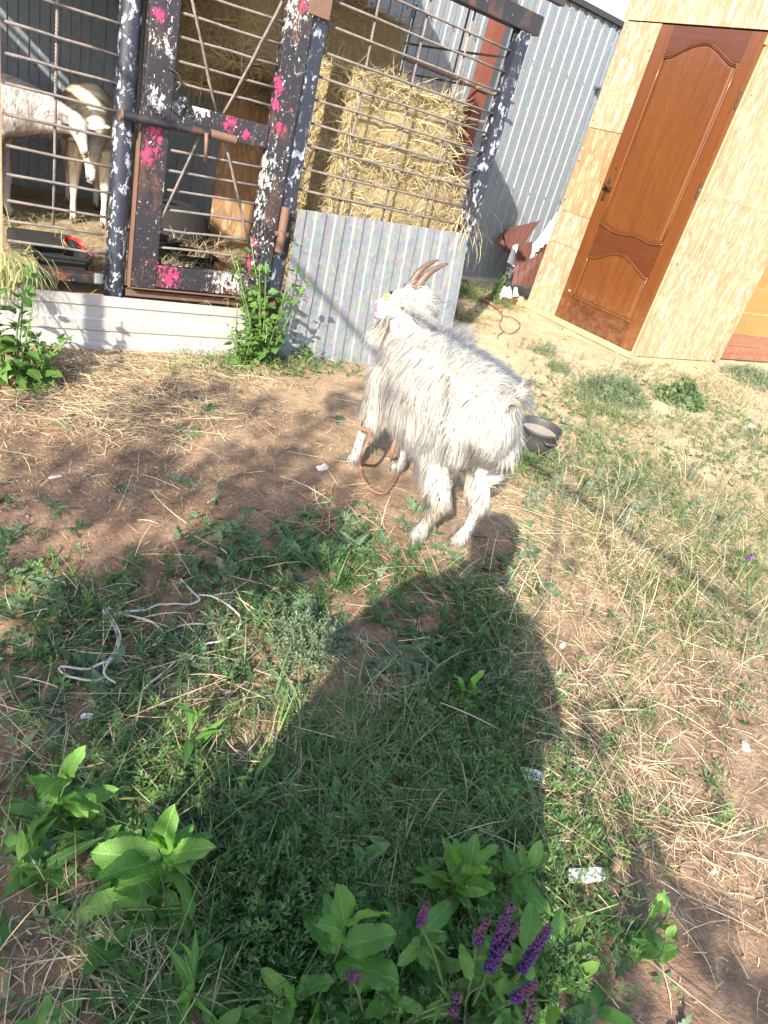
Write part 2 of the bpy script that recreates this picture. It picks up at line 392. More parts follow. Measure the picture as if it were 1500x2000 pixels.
M['leaf_goose'] = m_leaf('goosefoot_leaf', (.055, .135, .028), (.11, .215, .052), (.16, .26, .10), 1.0)
M['leaf_blue'] = m_leaf('bluish_lobed_leaf', (.062, .115, .062), (.12, .185, .10), (.18, .25, .15), 1.0)
M['leaf_cover'] = m_straw('broad_leaf', [(0, (.055, .15, .025)), (.6, (.10, .225, .045)), (1, (.15, .27, .07))], .5, .3)
M['stem'] = m_simple('green_stem', (.10, .16, .05), .6)
M['flower'] = m_straw('purple_flower', [(0, (.10, .05, .23)), (.5, (.145, .055, .22)), (.8, (.20, .08, .15)), (1, (.22, .10, .14))], .6, .3)
M['clod'] = m_simple('earth_clod', (.24, .16, .11), .95, 0, .35, .5)
M['pale_scrap'] = m_simple('pale_scrap', (.72, .69, .66), .7, 0, .12)
M['rope'] = m_simple('white_rope', (.42, .395, .35), .85, 0, .2, .6, 300)
M['hose'] = m_simple('brown_strap', (.20, .11, .075), .7, 0, .3, .3, 80)
M['horn'] = m_wood('horn', (.065, .038, .024), (.15, .09, .055), .5, 0, (30, 30, 90), .5)
M['skin'] = m_coat('goat_skin', (.62, .58, .53), (.70, .67, .62), (.66, .56, .45), 3.0)
M['fur'] = m_fur('white_fur', (.86, .85, .83), (.88, .85, .80))
M['fur_cream'] = m_fur('cream_fur', (.72, .62, .46), (.80, .72, .58))
M['coat_tan'] = m_coat('tan_coat', (.66, .57, .45), (.74, .65, .52), (.52, .38, .26), 4.0)
M['fur_tan'] = m_fur('tan_fur', (.66, .56, .42), (.76, .66, .52))
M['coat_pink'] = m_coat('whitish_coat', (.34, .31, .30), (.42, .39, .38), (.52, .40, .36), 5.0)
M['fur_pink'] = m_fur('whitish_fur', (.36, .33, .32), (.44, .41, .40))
M['hoof'] = m_simple('hoof', (.10, .075, .06), .6)
M['muzzle'] = m_simple('muzzle_skin', (.17, .12, .12), .6)
M['eye'] = m_simple('goat_eye', (.30, .22, .12), .15, 0, .1, 0)
M['collar'] = m_simple('blue_grey_collar', (.28, .30, .42), .7)
M['yellowtag'] = m_simple('yellow_green_tag', (.40, .40, .06), .5)
M['cloth'] = m_simple('dark_cloth', (.05, .06, .10), .9)
M['bark'] = m_simple('bark', (.12, .085, .06), .9, 0, .4, .8, 30)
M['treeleaf'] = m_straw('tree_leaf', [(0, (.04, .08, .02)), (1, (.08, .13, .035))], .5, .3)
M['cap'] = m_simple('dark_trim', (.03, .028, .03), .6)
# ------------------------------------------------------------------ ground and sky-side things
def build_ground():
    def axis(a, b, step, far):
        c = list(np.arange(a, b+1e-6, step)); d = step
        lo, hi = c[0], c[-1]; L = []; H_ = []
        while hi < far: d *= 1.35; hi += d; lo -= d; H_.append(hi); L.append(lo)
        return np.array(L[::-1]+c+H_)
    xs = axis(-.6, 6.6, .031, 300); ys = axis(-.5, 5.6, .031, 300)
    X, Y = np.meshgrid(xs, ys, indexing='ij'); Z = zg(X, Y)
    V = np.stack([X, Y, Z], -1).reshape(-1, 3); ny = len(ys)
    i, j = np.meshgrid(np.arange(len(xs)-1), np.arange(ny-1), indexing='ij'); a = (i*ny+j).ravel()
    F = np.stack([a, a+ny, a+ny+1, a+1], -1)
    o = obj('ground', V, F, M['ground'], smooth=True); tag(o, 'bare sandy yard earth with trampled straw', kind='structure')
build_ground()
# ------------------------------------------------------------------ corrugated sheets
def sheet_profile(width, pitch=.115, depth=.009):
    """trapezoid wall-sheet profile: list of (u, out)"""
    P = [(0, 0)]; u = 0.0
    while u < width-1e-6:
        for f, d in ((.40, 0), (.46, 1), (.90, 1), (.96, 0), (1.0, 0)):
            q = u+f*pitch
            if q < width: P.append((q, d*depth))
        u += pitch
    if P[-1][0] < width: P.append((width, P[-1][1]))
    return P
def corr_sheet(name, m, corners, parent=None, pitch=.115, depth=.009, nv=6, wob=.004, along='v', seed=0, curl=None):
    """corners TL, TR, BR, BL (world or local); ribs run from the top edge to the bottom edge, or sideways with along='u'"""
    TL, TR, BR, BL = [np.asarray(c, float) for c in corners]
    if along == 'u': TL, TR, BR, BL = TR, BR, BL, TL
    wdt = np.linalg.norm(TR-TL); P = sheet_profile(wdt, pitch, depth)
    nrmv = nrm(np.cross(TR-TL, BL-TL)); V = []
    for j in range(nv+1):
        t = j/nv
        for (u, d) in P:
            s = u/wdt; p = (TL*(1-s)+TR*s)*(1-t)+(BL*(1-s)+BR*s)*t
            wv = wob*vnoise(np.array([[s*3+seed, t*2.5, seed*.7]]))[0]
            if curl: wv += curl*(t*t)
            V.append(p+nrmv*(d+wv))
    n = len(P); F = [(j*n+i, j*n+i+1, (j+1)*n+i+1, (j+1)*n+i) for j in range(nv) for i in range(n-1)]
    V = np.array(V); k = len(V); V2 = V-nrmv*.0012
    F2 = [tuple(x+k for x in f[::-1]) for f in F]
    E = []
    for i in range(n-1): E += [(i, i+k, i+1+k, i+1), (nv*n+i+1, nv*n+i+1+k, nv*n+i+k, nv*n+i)]
    for j in range(nv): E += [((j+1)*n, (j+1)*n+k, j*n+k, j*n), (j*n+n-1, j*n+n-1+k, (j+1)*n+n-1+k, (j+1)*n+n-1)]
    return obj(name, np.vstack([V, V2]), F+F2+E, m, parent)
# back wall behind the pen and yard: sheets butted edge over edge
bw = empty('corrugated_wall', 'tall grey corrugated metal wall running behind the pen and hay towards the shed', 'wall', (0, 5.3, 0))
x = -.9; k = 0
while x < 6.3:
    yo = .004*(k % 2)
    corr_sheet('sheet', M['galv_back'], [(x, yo, 2.47), (x+1.13, yo, 2.47), (x+1.13, yo+.01, .11), (x, yo+.01, .11)], bw, seed=k, nv=8)
    x += 1.12; k += 1
MB().box((-.9, -.03, 2.44), (6.3, .10, 2.485), .004).build('cap_strip', M['cap'], bw)
MB().box((-.9, .02, .9), (6.3, .07, .98), .004).build('rail', M['timber'], bw)
MB().box((-.9, .02, 1.9), (6.3, .07, 1.98), .004).build('rail', M['timber'], bw)
mb = MB()
for x in np.arange(-.85, 6.3, .23):
    for z in (.18, .94, 1.94, 2.4): mb.tube([(x, -.004, z), (x, -.014, z)], [.006, .005], 6)
mb.build('screw', M['steel_dark'], bw)['kind'] = 'stuff'
rp = empty('steel_post', 'red oxide steel post standing against the back wall right of the hay', 'post', (4.33, 5.2, 0))
MB().box((-.055, -.04, .1), (.055, -.034, 2.4)).box((-.055, -.034, .1), (-.049, .06, 2.4)).box((.049, -.034, .1), (.055, .06, 2.4)).build('channel', M['redsteel'], rp)
MB().box((-.08, -.06, .09), (.08, .07, .1)).build('base_plate', M['rust'], rp)
tie = MB(); tie.tube([(3.35, 5.16, 1.62), (4.33, 5.15, 1.60), (4.7, 5.16, 1.59)], .012, 8)
o = tie.build('tie_bar', M['rust']); tag(o, 'thin rusty bar tied across the red steel post by the back wall', 'bar')
# ------------------------------------------------------------------ goat pen front
pen = empty('goat_pen', 'black and grey steel pen front of posts with welded rebar mesh', 'animal pen', (0, 3.14, 0))
def rebar(parent, a, b, r=.0052, m=None):
    mb = MB(); a = np.array(a, float); b = np.array(b, float); n = 5
    P = np.linspace(a, b, n); P[1:-1] += rng.normal(0, .0015, (n-2, 3)); mb.tube(P, r, 7); return mb.build('rebar', M['rebar'], parent, smooth=True)
def bx(name, a, b, m, parent, bev=.003): return MB().box(a, b, bev).build(name, M[m], parent)
mb = MB(); mb.tube([(.905, 0, -.05), (.905, 0, .6), (.905, 0, 1.9)], .041, 20); mb.build('round_post', M['paint_post'], pen, angle=40)
bx('hinge_post', (1.613, -.035, .3), (1.695, .045, 1.9), 'paint_post', pen, .006)
bx('end_post', (2.745, -.035, -.02), (2.815, .035, 1.80), 'paint_post', pen, .006)
bx('edge_post', (.40, -.03, -.05), (.474, .05, 1.9), 'timber', pen, .006)
bx('top_beam', (1.70, -.04, 1.715), (2.86, .04, 1.80), 'steel_dark', pen, .005)
bx('top_beam', (-.3, -.03, 1.90), (1.70, .04, 1.98), 'steel_dark', pen, .005)
bx('sill_rail', (-.3, .02, .262), (.86, .09, .298), 'steel_dark', pen, .004)
bx('end_bracket', (.825, .0, .27), (.858, .018, .31), 'galv', pen, .002)
bx('threshold', (.95, -.02, .235), (1.69, .06, .262), 'rust', pen, .003)
bx('hinge_plate', (1.585, -.055, 1.463), (1.685, -.038, 1.62), 'rust', pen, .002)
for i, z in enumerate((.404, .478, .552, .644, .743, .845, .944, 1.035, 1.129, 1.225, 1.32)):
    x1 = .87 if i != 1 else .845
    rebar(pen, (.487, -.012, z+.004), (x1, -.012, z-.002+rng.normal(0, .002)), .0058)
rebar(pen, (.655, -.001, .478), (.655, -.001, 1.42), .0058)
for z in (.796, .888, .985, 1.076, 1.168, 1.258, 1.35, 1.45, 1.538, 1.63):
    rebar(pen, (1.695, .0, z+.004), (2.745, .0, z-.008), .0058)
for x0, x1 in ((1.942, 1.95), (2.208, 2.22), (2.470, 2.482)):
    rebar(pen, (x0, .0125, 1.715), (x1, .0125, .72), .0058)
# right side of the pen, along Y: mesh seen edge on
for z in (.70, .85, 1.0, 1.15, 1.30, 1.45, 1.6): rebar(pen, (2.80, .03, z), (2.80, 2.1, z), .006)
for y in (.5, 1.0, 1.5, 2.0): rebar(pen, (2.812, y, .0), (2.812, y, 1.8), .006)
bx('side_post', (2.745, 2.05, 0.0), (2.815, 2.12, 1.8), 'steel_dark', pen, .005)
# flaked blue metal patch is paint; wire ties are things of their own
# ------------------------------------------------------------------ gate
gate = empty('pen_gate', 'black steel pen gate with pink and white paint spatter and a sliding bolt', 'gate', (0, 3.11, 0))
def stile(name, x0, x1, z0, z1, lean, m):
    mb = MB(); mb.box((x0, -.02, z0), (x1, .025, z1), .005)
    for V in mb.V: V[:, 0] += lean*(V[:, 2]-z0)
    return mb.build(name, M[m], gate)
stile('stile', .958, 1.068, .285, 1.9, .002, 'paint_gate')
stile('stile', 1.495, 1.609, .29, 1.9, .004, 'paint_gate2')
bx('mid_rail', (1.069, -.018, .937), (1.494, .022, 1.028), 'paint_gate', gate, .004)
bx('bottom_rail', (1.069, -.018, .292), (1.494, .022, .388), 'paint_gate2', gate, .004)
bx('bottom_angle', (.958, -.026, .280), (1.60, .028, .2835), 'rust', gate, .001)
bx('edge_angle', (.9515, -.024, .282), (.9575, .026, .9), 'rust', gate, .001)
for z in (.466, .543, .624, .703, .778, .855): rebar(gate, (1.068, .0, z-.005), (1.496, .0, z+.004), .0056)
for z in (1.098, 1.168, 1.249, 1.325, 1.402, 1.478, 1.56): rebar(gate, (1.068, .0, z-.003), (1.498, .0, z+.004), .0056)
rebar(gate, (1.09, -.011, 1.42), (1.255, -.011, 1.03), .0056); rebar(gate, (1.40, -.011, 1.30), (1.286, -.011, 1.03), .0056)
rebar(gate, (1.40, -.011, 1.30), (1.47, -.011, 1.47), .0056)
rebar(gate, (1.199, -.011, .94), (1.058, -.011, .545), .0056); rebar(gate, (1.30, -.011, .94), (1.476, -.011, .55), .0056)
bolt = MB(); bolt.tube([(.862, -.055, .940), (1.02, -.053, .943), (1.22, -.053, .947)], .0165, 14); bo = bolt.build('bolt', M['steel_dark'], gate, angle=40)
mb = MB(); mb.tube([(1.223, -.053, .948), (1.333, -.053, .945)], .0175, 14); mb.build('sleeve', M['rust'], bo, angle=40)
mb = MB(); mb.tube([(1.2, -.071, .948), (1.203, -.075, .90), (1.207, -.075, .842)], [.0085, .0075, .009], 8); mb.build('handle', M['rust'], bo, smooth=True)
mb = MB(); mb.tube([(.862, -.055, .940), (.872, -.055, .940)], .021, 12); mb.build('collar_ring', M['rust'], bo, angle=40)
# bent lock tongue scrap above the bolt
P = curve([(1.045, -.03, 1.135), (1.075, -.045, 1.12), (1.085, -.05, 1.09), (1.07, -.05, 1.065), (1.09, -.045, 1.045), (1.125, -.04, 1.025), (1.135, -.035, 1.0)], 24)
mb = MB(); mb.tube(P, .0075, 8, flat=.5); mb.build('latch_strap', M['steel_dark'], gate, smooth=True)
mb = MB(); mb.box((1.08, -.033, .985), (1.115, -.026, 1.055), .002, rot=np.array(roty(np.array(.5)))); mb.build('latch_plate', M['paint_post'], gate)
mb = MB(); mb.tube([(1.63, -.03, .52), (1.63, -.03, .72)], .02, 12); mb.tube([(1.60, -.03, .60), (1.66, -.03, .60)], .012, 8); mb.build('hinge', M['rust'], gate, angle=40)
# ------------------------------------------------------------------ sheet panels below
o = corr_sheet('kick_panel', M['galv_white'], [(-.35, 3.075, .250), (1.555, 3.075, .236), (1.56, 3.085, -.03), (-.35, 3.085, -.03)], None, .11, .008, 10, .004, along='u', seed=4)
tag(o, 'whitish corrugated metal sheet laid sideways along the foot of the pen below the gate', 'metal sheet')
o = corr_sheet('low_panel', M['galv'], [(1.693, 3.088, .722), (2.778, 3.088, .757), (2.868, 3.05, -.02), (1.70, 3.07, -.03)], None, .112, .010, 14, .016, seed=9)
tag(o, 'grey galvanised sheet with upright ribs below the hay mesh, behind the white goat', 'metal sheet')
# inner partition, floor and roof of the pen
def bedding():
    nx, ny = 90, 60; xs = np.linspace(-.5, 2.78, nx); ys = np.linspace(3.16, 5.28, ny)
    X, Y = np.meshgrid(xs, ys, indexing='ij'); p = np.stack([X, Y], -1)
    Z = .235+.035*fbm(p*2.2, 4, 3)+.012*fbm(p*14, 2, 8); Z -= .06*sstep(3.35, 3.18, Y)
    V = np.stack([X, Y, Z], -1).reshape(-1, 3); i, j = np.meshgrid(np.arange(nx-1), np.arange(ny-1), indexing='ij'); a = (i*ny+j).ravel()
    o = obj('bedding_floor', V, np.stack([a, a+ny, a+ny+1, a+1], -1), M['clod'], smooth=True); tag(o, 'trodden bedding floor inside the pen', kind='structure')
bedding()
o = corr_sheet('side_wall', M['galv_back'], [(-.8, 3.06, 1.9), (-.8, 5.28, 2.0), (-.8, 5.28, .05), (-.8, 3.06, .05)], None, seed=3); tag(o, 'corrugated left end wall of the pen', 'wall')
pr = empty('pen_roof', 'dark metal roof over the pen seen at the top edge beside the end post', 'roof', (0, 0, 0))
corr_sheet('roof_sheet', M['galv_back'], [(-.31, 5.28, 2.02), (2.92, 5.28, 2.02), (2.92, 3.05, 1.905), (-.31, 3.05, 1.905)], pr, .115, .01, 4, .003)
corr_sheet('roof_sheet', M['galv_back'], [(-1.6, 5.28, 2.02), (-.43, 5.28, 2.02), (-.43, 3.05, 1.905), (-1.6, 3.05, 1.905)], pr, .115, .01, 4, .003)
MB().box((-.8, 3.06, 1.862), (2.93, 3.10, 1.902), .004).build('eave_trim', M['cap'], pr)
# bales added on this roof out of view, to shade the back wall, follow below
# ------------------------------------------------------------------ wooden shed with the brown door
shed = empty('wooden_shed', 'pale chipboard shed with a brown wooden door', 'shed', (4.86, 4.42, 0), R(-90))
# local: x = along the door wall (0 far corner -> 1.24 near corner), y = into the shed, z up
def osb(name, a, b, m='osb', bev=.0015, dy=0.0):
    c = (np.array(a)+np.array(b))/2; o = MB().box(np.array(a)-c, np.array(b)-c, bev).build(name, M[m], shed); o.location = c+np.array([0, dy, 0]); return o
osb('osb_panel', (.02, 0, 1.549), (.368, .012, 2.268))
osb('osb_panel', (.022, .001, .922), (.366, .013, 1.545), 'osb2')
osb('osb_panel', (.02, -.001, .672), (.369, .011, .919))
osb('osb_panel', (.018, .0005, .085), (.372, .0125, .669))
osb('osb_panel', (.0, -.004, 2.276), (1.262, .008, 2.62))
# wall facing the yard: its panels are turned by 90 degrees
def osb_front(v0, v1, z0, z1, m, du=0.0):
    c = np.array([(v0+v1)/2, 0, (z0+z1)/2]); o = MB().box((v0-c[0], -.006, z0-c[2]), (v1-c[0], .006, z1-c[2]), .0006).build('osb_panel', M[m], shed)
    o.location = (1.262+du, c[0], c[2]); o.rotation_euler = (0, 0, R(90)); return o
osb_front(.0, 1.16, .105, 1.3015, 'osb3'); osb_front(.0, 1.16, 1.3022, 2.62, 'osb3', .001)
def timber(a, b, m='timber'): return MB().box(a, b, .003).build('timber', M[m], shed)
timber((.03, .02, .07), (.07, .07, 2.6)); timber((1.20, .03, .07), (1.25, .08, 2.6)); timber((1.19, 1.08, .07), (1.24, 1.13, 2.6))
timber((.0, -.032, .078), (1.262, .06, .122)); timber((.0, -.02, .03), (1.262, .05, .072)); timber((1.262-.05, .0, .035), (1.262+.012, .62, .098)); timber((1.262-.05, .625, .02), (1.262+.006, 1.15, .096))
timber((.36, .013, 2.2), (1.23, .06, 2.262))
MB().box((-.10, -.09, 2.625), (1.40, 1.35, 2.66), .004).build('roof', M['cap'], shed)
MB().box((.0, 1.30, .1), (1.25, 1.31, 2.6)).build('back_wall', M['osb'], shed)
MB().box((.0, .1, .1), (.012, 1.29, 2.6)).build('side_wall', M['osb'], shed)
mb = MB()
for (a, z) in [(.05, .12), (.05, .4), (.05, .72), (.05, .88), (.05, 1.0), (.05, 1.3), (.05, 1.6), (.05, 1.9), (.05, 2.2), (.34, .3), (.34, .8), (.34, 1.2), (.34, 1.75), (.34, 2.1), (.3, 2.32), (.8, 2.32), (1.1, 2.33)]:
    mb.tube([(a+rng.normal(0, .01), -.0045, z), (a, .001, z)], .0045, 6)
for v in (.03, .56, 1.12):
    for z in np.arange(.16, 2.4, .22): mb.tube([(1.2695, v+rng.normal(0, .008), z), (1.265, v, z)], .0045, 6)
mb.build('screw', M['steel_dark'], shed)['kind'] = 'stuff'
# door: stiles, rails with the ogee curves, recessed fielded panels, mouldings
door = MB().box((.372, .006, .125), (1.214, .03, 2.266), .002).build('door', M['door'], shed)
U0, U1, PL, PR = .374, 1.212, .488, 1.110
def ogee(pts, n=40):
    P = np.array(pts); u = np.linspace(PL, PR, n); s = np.interp(u, P[:, 0], P[:, 1])
    for _ in range(3): s[1:-1] = (s[:-2]+2*s[1:-1]+s[2:])/4
    return u, s
def strip(name, lo, hi, u, y0, y1, m):
    """a board between two curves lo(u) and hi(u), from depth y0 (front) to y1"""
    n = len(u); V = []
    for k in range(n): V += [(u[k], y0, lo[k]), (u[k], y0, hi[k]), (u[k], y1, lo[k]), (u[k], y1, hi[k])]
    F = []
    for k in range(n-1):
        a, b = 4*k, 4*k+4
        F += [(a, b, b+1, a+1), (a+2, a+3, b+3, b+2), (a+1, b+1, b+3, a+3), (a, a+2, b+2, b)]
    F += [(0, 1, 3, 2), (4*n-4, 4*n-2, 4*n-1, 4*n-3)]
    return obj(name, V, F, M[m], door)
c_top = ogee([(.488, 2.085), (.54, 2.086), (.60, 2.118), (.66, 2.152), (.75, 2.184), (.80, 2.190), (.85, 2.184), (.93, 2.150), (1.0, 2.112), (1.06, 2.084), (1.11, 2.082)])
c_l1 = ogee([(.488, .905), (.53, .900), (.617, .873), (.70, .876), (.77, .888), (.85, .897), (.92, .892), (.985, .878), (1.043, .884), (1.11, .902)])
c_l0 = ogee([(.488, .668), (.55, .668), (.60, .690), (.66, .728), (.726, .756), (.80, .766), (.861, .759), (.95, .722), (1.034, .684), (1.08, .668), (1.11, .666)])
one = np.ones(40)
for a, b in ((U0, PL-.001), (PR+.001, U1)): MB().box((a, -.006, .127), (b, .0055, 2.264), .003).build('stile', M['door'], door)
strip('top_rail', c_top[1], 2.262*one, c_top[0], -.005, .0055, 'door_dark')
strip('lock_rail', c_l0[1], c_l1[1], c_l1[0], -.005, .0055, 'door_dark')
strip('bottom_rail', .129*one, .316*one, c_l1[0], -.005, .0055, 'door_dark')
def field(name, lo, hi, ins):
    """fielded panel: flat centre, sloping margin; grooves cut it into boards"""
    un = PL+.004; u = np.linspace(PL+.004, PR-.004, 40); cx = (PL+PR)/2; V = []; F = []
    lo = np.interp(u, c_top[0], lo); hi = np.interp(u, c_top[0], hi)
    rows = [(0.0, .0045), (ins*.55, .002), (ins, -.0035)]
    # three rings then the flat middle
    rings = []
    for d, y in rows:
        uu = un+d+(u-un)*((PR-PL-.008-2*d)/(PR-PL-.008)); ring = [(uu[k], y, lo[k]+d) for k in range(40)]+[(uu[k], y, hi[k]-d) for k in range(39, -1, -1)]
        rings.append(ring)
    for r in rings: V += r
    n = 80
    for q in range(2): F += [(q*n+k, q*n+(k+1) % n, (q+1)*n+(k+1) % n, (q+1)*n+k) for k in range(n)]
    b = 2*n
    for k in range(39): F.append((b+k, b+k+1, b+n-2-k, b+n-1-k))
    o = obj(name, V, F, M['door'], door)
    for uu in np.linspace(PL+.13, PR-.13, 4):
        k = int(np.argmin(abs(u-uu))); MB().box((uu-.0012, -.0039, lo[k]+ins+.01), (uu+.0012, -.0036, hi[k]-ins-.01)).build('groove', M['door_dark'], o)
    return o
def field2(*a): 
    o = field(*a)
    for c in list(o.children):                       # grooves hang on the door: no fourth level
        c.parent = door
    return o
field2('upper_panel', c_l1[1], c_top[1], .035); field2('lower_panel', .318*one, c_l0[1], .03)
def molding(u, z, r=.0065):
    mb = MB(); mb.tube(np.stack([u, np.full(len(u), -.0055), z], -1), r, 8); mb.build('moulding', M['door'], door, smooth=True)
for c, s in ((c_top, -1), (c_l1, 1), (c_l0, -1)):
    molding(c[0], c[1]+s*.009); molding(c[0], c[1]+s*.021, .004)
molding(c_l1[0], .324*one)
for a, b in ((.912, 2.078), (.33, .66)):
    for uu in (PL+.006, PR-.006): molding(np.full(8, uu), np.linspace(a, b, 8), .0055)
hd = MB(); hd.box((.415, -.012, 1.075), (.445, -.006, 1.235), .003); hd.tube([(.43, -.012, 1.185), (.43, -.05, 1.185)], .009, 10)
hd.tube(curve([(.43, -.05, 1.185), (.45, -.054, 1.188), (.475, -.05, 1.178), (.50, -.046, 1.180)], 12), [.010]*12, 8)
hd.tube([(.43, -.012, 1.10), (.43, -.016, 1.10)], .008, 8); hd.build('handle', M['handle'], door, angle=40)
MB().tube([(.452, -.0065, 1.315), (.452, -.012, 1.315)], .009, 10).build('keyhole_rose', M['handle'], door)
MB().box((.425, -.0072, .352), (.452, -.0062, .366), .0002).build('worn_patch', M['timber'], door)
for z in (1.88, 1.31): MB().tube([(1.218, -.008, z-.05), (1.218, -.008, z+.05)], .0075, 10).build('hinge', M['steel_dark'], door, angle=40)
# brown boards right of the shed
bp = empty('board_panel', 'orange brown varnished boards standing right of the pale chipboard wall', 'fence panel', (5.99, 3.28, .09))
z = 0.0
for h, m in ((.13, 'plank_rust'), (.11, 'plank_rust'), (.20, 'plank_orange'), (.22, 'plank_orange'), (.22, 'plank_orange'), (.22, 'plank_rust'), (.22, 'plank_orange')):
    MB().box((0, rng.normal(0, .002), z+.002), (1.5, .02, z+h-.003), .004).build('plank', M[m], bp); z += h
# ------------------------------------------------------------------ scrap roofing sheets between wall and shed
def scrap(label, px, ys, m, ribs=.09, curl=.0):
    C = [PY(px[i][0], px[i][1], ys[i]) for i in range(4)]
    o = corr_sheet('scrap_sheet', M[m], C, None, ribs, .012, 5, .012, seed=len(label), curl=curl)
    tag(o, label, 'scrap sheet', 'offcuts of roofing sheet heaped beside the shed'); return o
scrap('whitish sheet offcut at the top of the scrap heap against the shed corner', [(1062, 455), (1105, 385), (1085, 470), (1018, 500)], (4.95, 4.95, 4.75, 4.75), 'scrap_white')
scrap('dark brown sheet offcut highest in the scrap heap, its ribs slanting', [(982, 448), (1056, 430), (1020, 480), (990, 497)], (5.05, 5.05, 4.9, 4.9), 'scrap_brown')
scrap('dark brown sheet offcut pointing left out of the scrap heap', [(964, 468), (990, 446), (1005, 478), (983, 496)], (5.12, 5.1, 4.95, 4.95), 'scrap_brown')
scrap('pale strip of sheet wedged in the middle of the scrap heap', [(1002, 480), (1012, 476), (1006, 520), (990, 512)], (4.86, 4.86, 4.75, 4.75), 'scrap_white')
scrap('plum brown sheet offcut standing upright in the middle of the scrap heap', [(1012, 476), (1042, 472), (1036, 528), (1006, 524)], (4.78, 4.78, 4.66, 4.66), 'scrap_brown', .05)
scrap('small pale offcut tucked under the shed edge in the scrap heap', [(1044, 478), (1064, 470), (1056, 500), (1034, 506)], (4.72, 4.72, 4.62, 4.62), 'scrap_white', .05)
scrap('long red brown sheet offcut leaning on the shed at the front of the scrap heap', [(1006, 522), (1062, 490), (1052, 560), (1000, 556)], (4.62, 4.55, 4.5, 4.58), 'scrap_brown', .06)
scrap('red brown sheet sliver sticking up behind the front offcut', [(1026, 516), (1068, 474), (1066, 494), (1040, 512)], (4.66, 4.60, 4.60, 4.66), 'scrap_brown', .05)
scrap('pale pointed offcut standing at the left foot of the scrap heap', [(996, 520), (1006, 524), (998, 540), (992, 545)], (4.85, 4.8, 4.75, 4.8), 'scrap_white', .05)
scrap('whitish crumpled offcut lying at the foot of the scrap heap', [(984, 558), (1000, 562), (1003, 588), (968, 586)], (4.72, 4.66, 4.50, 4.55), 'scrap_white', .05, .03)
scrap('small whitish triangle of sheet at the foot of the scrap heap', [(1004, 562), (1010, 560), (1014, 576), (1002, 580)], (4.6, 4.6, 4.48, 4.52), 'scrap_white', .05)
scrap('dark red sheet corner above the whitish crumpled offcut', [(980, 548), (990, 540), (988, 560), (978, 562)], (4.8, 4.8, 4.75, 4.75), 'scrap_brown', .05)
for i, (px, py) in enumerate(((985, 592), (1000, 594), (1015, 590))):
    p = G(px, py); mb = MB(); mb.box((-.03, -.025, 0), (.03, .025, .05), .006, rot=rotz(np.array(.4*i))); o = mb.build('brick_chunk', M['scrap_brown'] if i < 2 else M['timber']); o.location = p
    tag(o, ('brown block under the left end of the scrap heap', 'brown block under the middle of the scrap heap', 'wood offcut between scrap heap and shed corner')[i], 'block')
# ------------------------------------------------------------------ goats
def loft(mb, P, W, H, lat, n=14):
    P = np.asarray(P, float); T = nrm(np.gradient(P, axis=0)); V = []
    for i in range(len(P)):
        L = np.asarray(lat, float); L = nrm(L-(L@T[i])*T[i]); U = np.cross(L, T[i])
        for k in range(n):
            a = 2*math.pi*k/n; V.append(P[i]+W[i]*math.cos(a)*L+H[i]*math.sin(a)*U)
    m = len(P); F = [(i*n+k, i*n+(k+1) % n, (i+1)*n+(k+1) % n, (i+1)*n+k) for i in range(m-1) for k in range(n)]
    F += [tuple(range(n-1, -1, -1)), tuple((m-1)*n+k for k in range(n))]
    mb.add(V, F)
def fuse(name, mb, vox, m, parent, smooth_it=6):
    """melt overlapping lofts into one continuous skin"""
    tmp = link('tmp', mesh('tmp', np.concatenate(mb.V), mb.F))
    a = tmp.modifiers.new('r', 'REMESH'); a.mode = 'VOXEL'; a.voxel_size = vox
    b = tmp.modifiers.new('s', 'SMOOTH'); b.iterations = smooth_it; b.factor = .5
    bpy.context.view_layer.update()
    me = bpy.data.meshes.new_from_object(tmp.evaluated_get(bpy.context.evaluated_depsgraph_get()))
    old = tmp.data; bpy.data.objects.remove(tmp); bpy.data.meshes.remove(old)
    me.name = name; me.materials.clear(); me.materials.append(m)
    me.polygons.foreach_set('use_smooth', np.ones(len(me.polygons), bool))
    return link(name, me, parent)
def mesh_np(o):
    me = o.data; V = np.empty(len(me.vertices)*3, np.float32); me.vertices.foreach_get('co', V); V = V.reshape(-1, 3).astype(float)
    N = np.empty(len(me.vertices)*3, np.float32); me.vertices.foreach_get('normal', N); N = N.reshape(-1, 3).astype(float)
    me.calc_loop_triangles(); t = np.empty(len(me.loop_triangles)*3, np.int32); me.loop_triangles.foreach_get('vertices', t)
    return V, N, t.reshape(-1, 3)
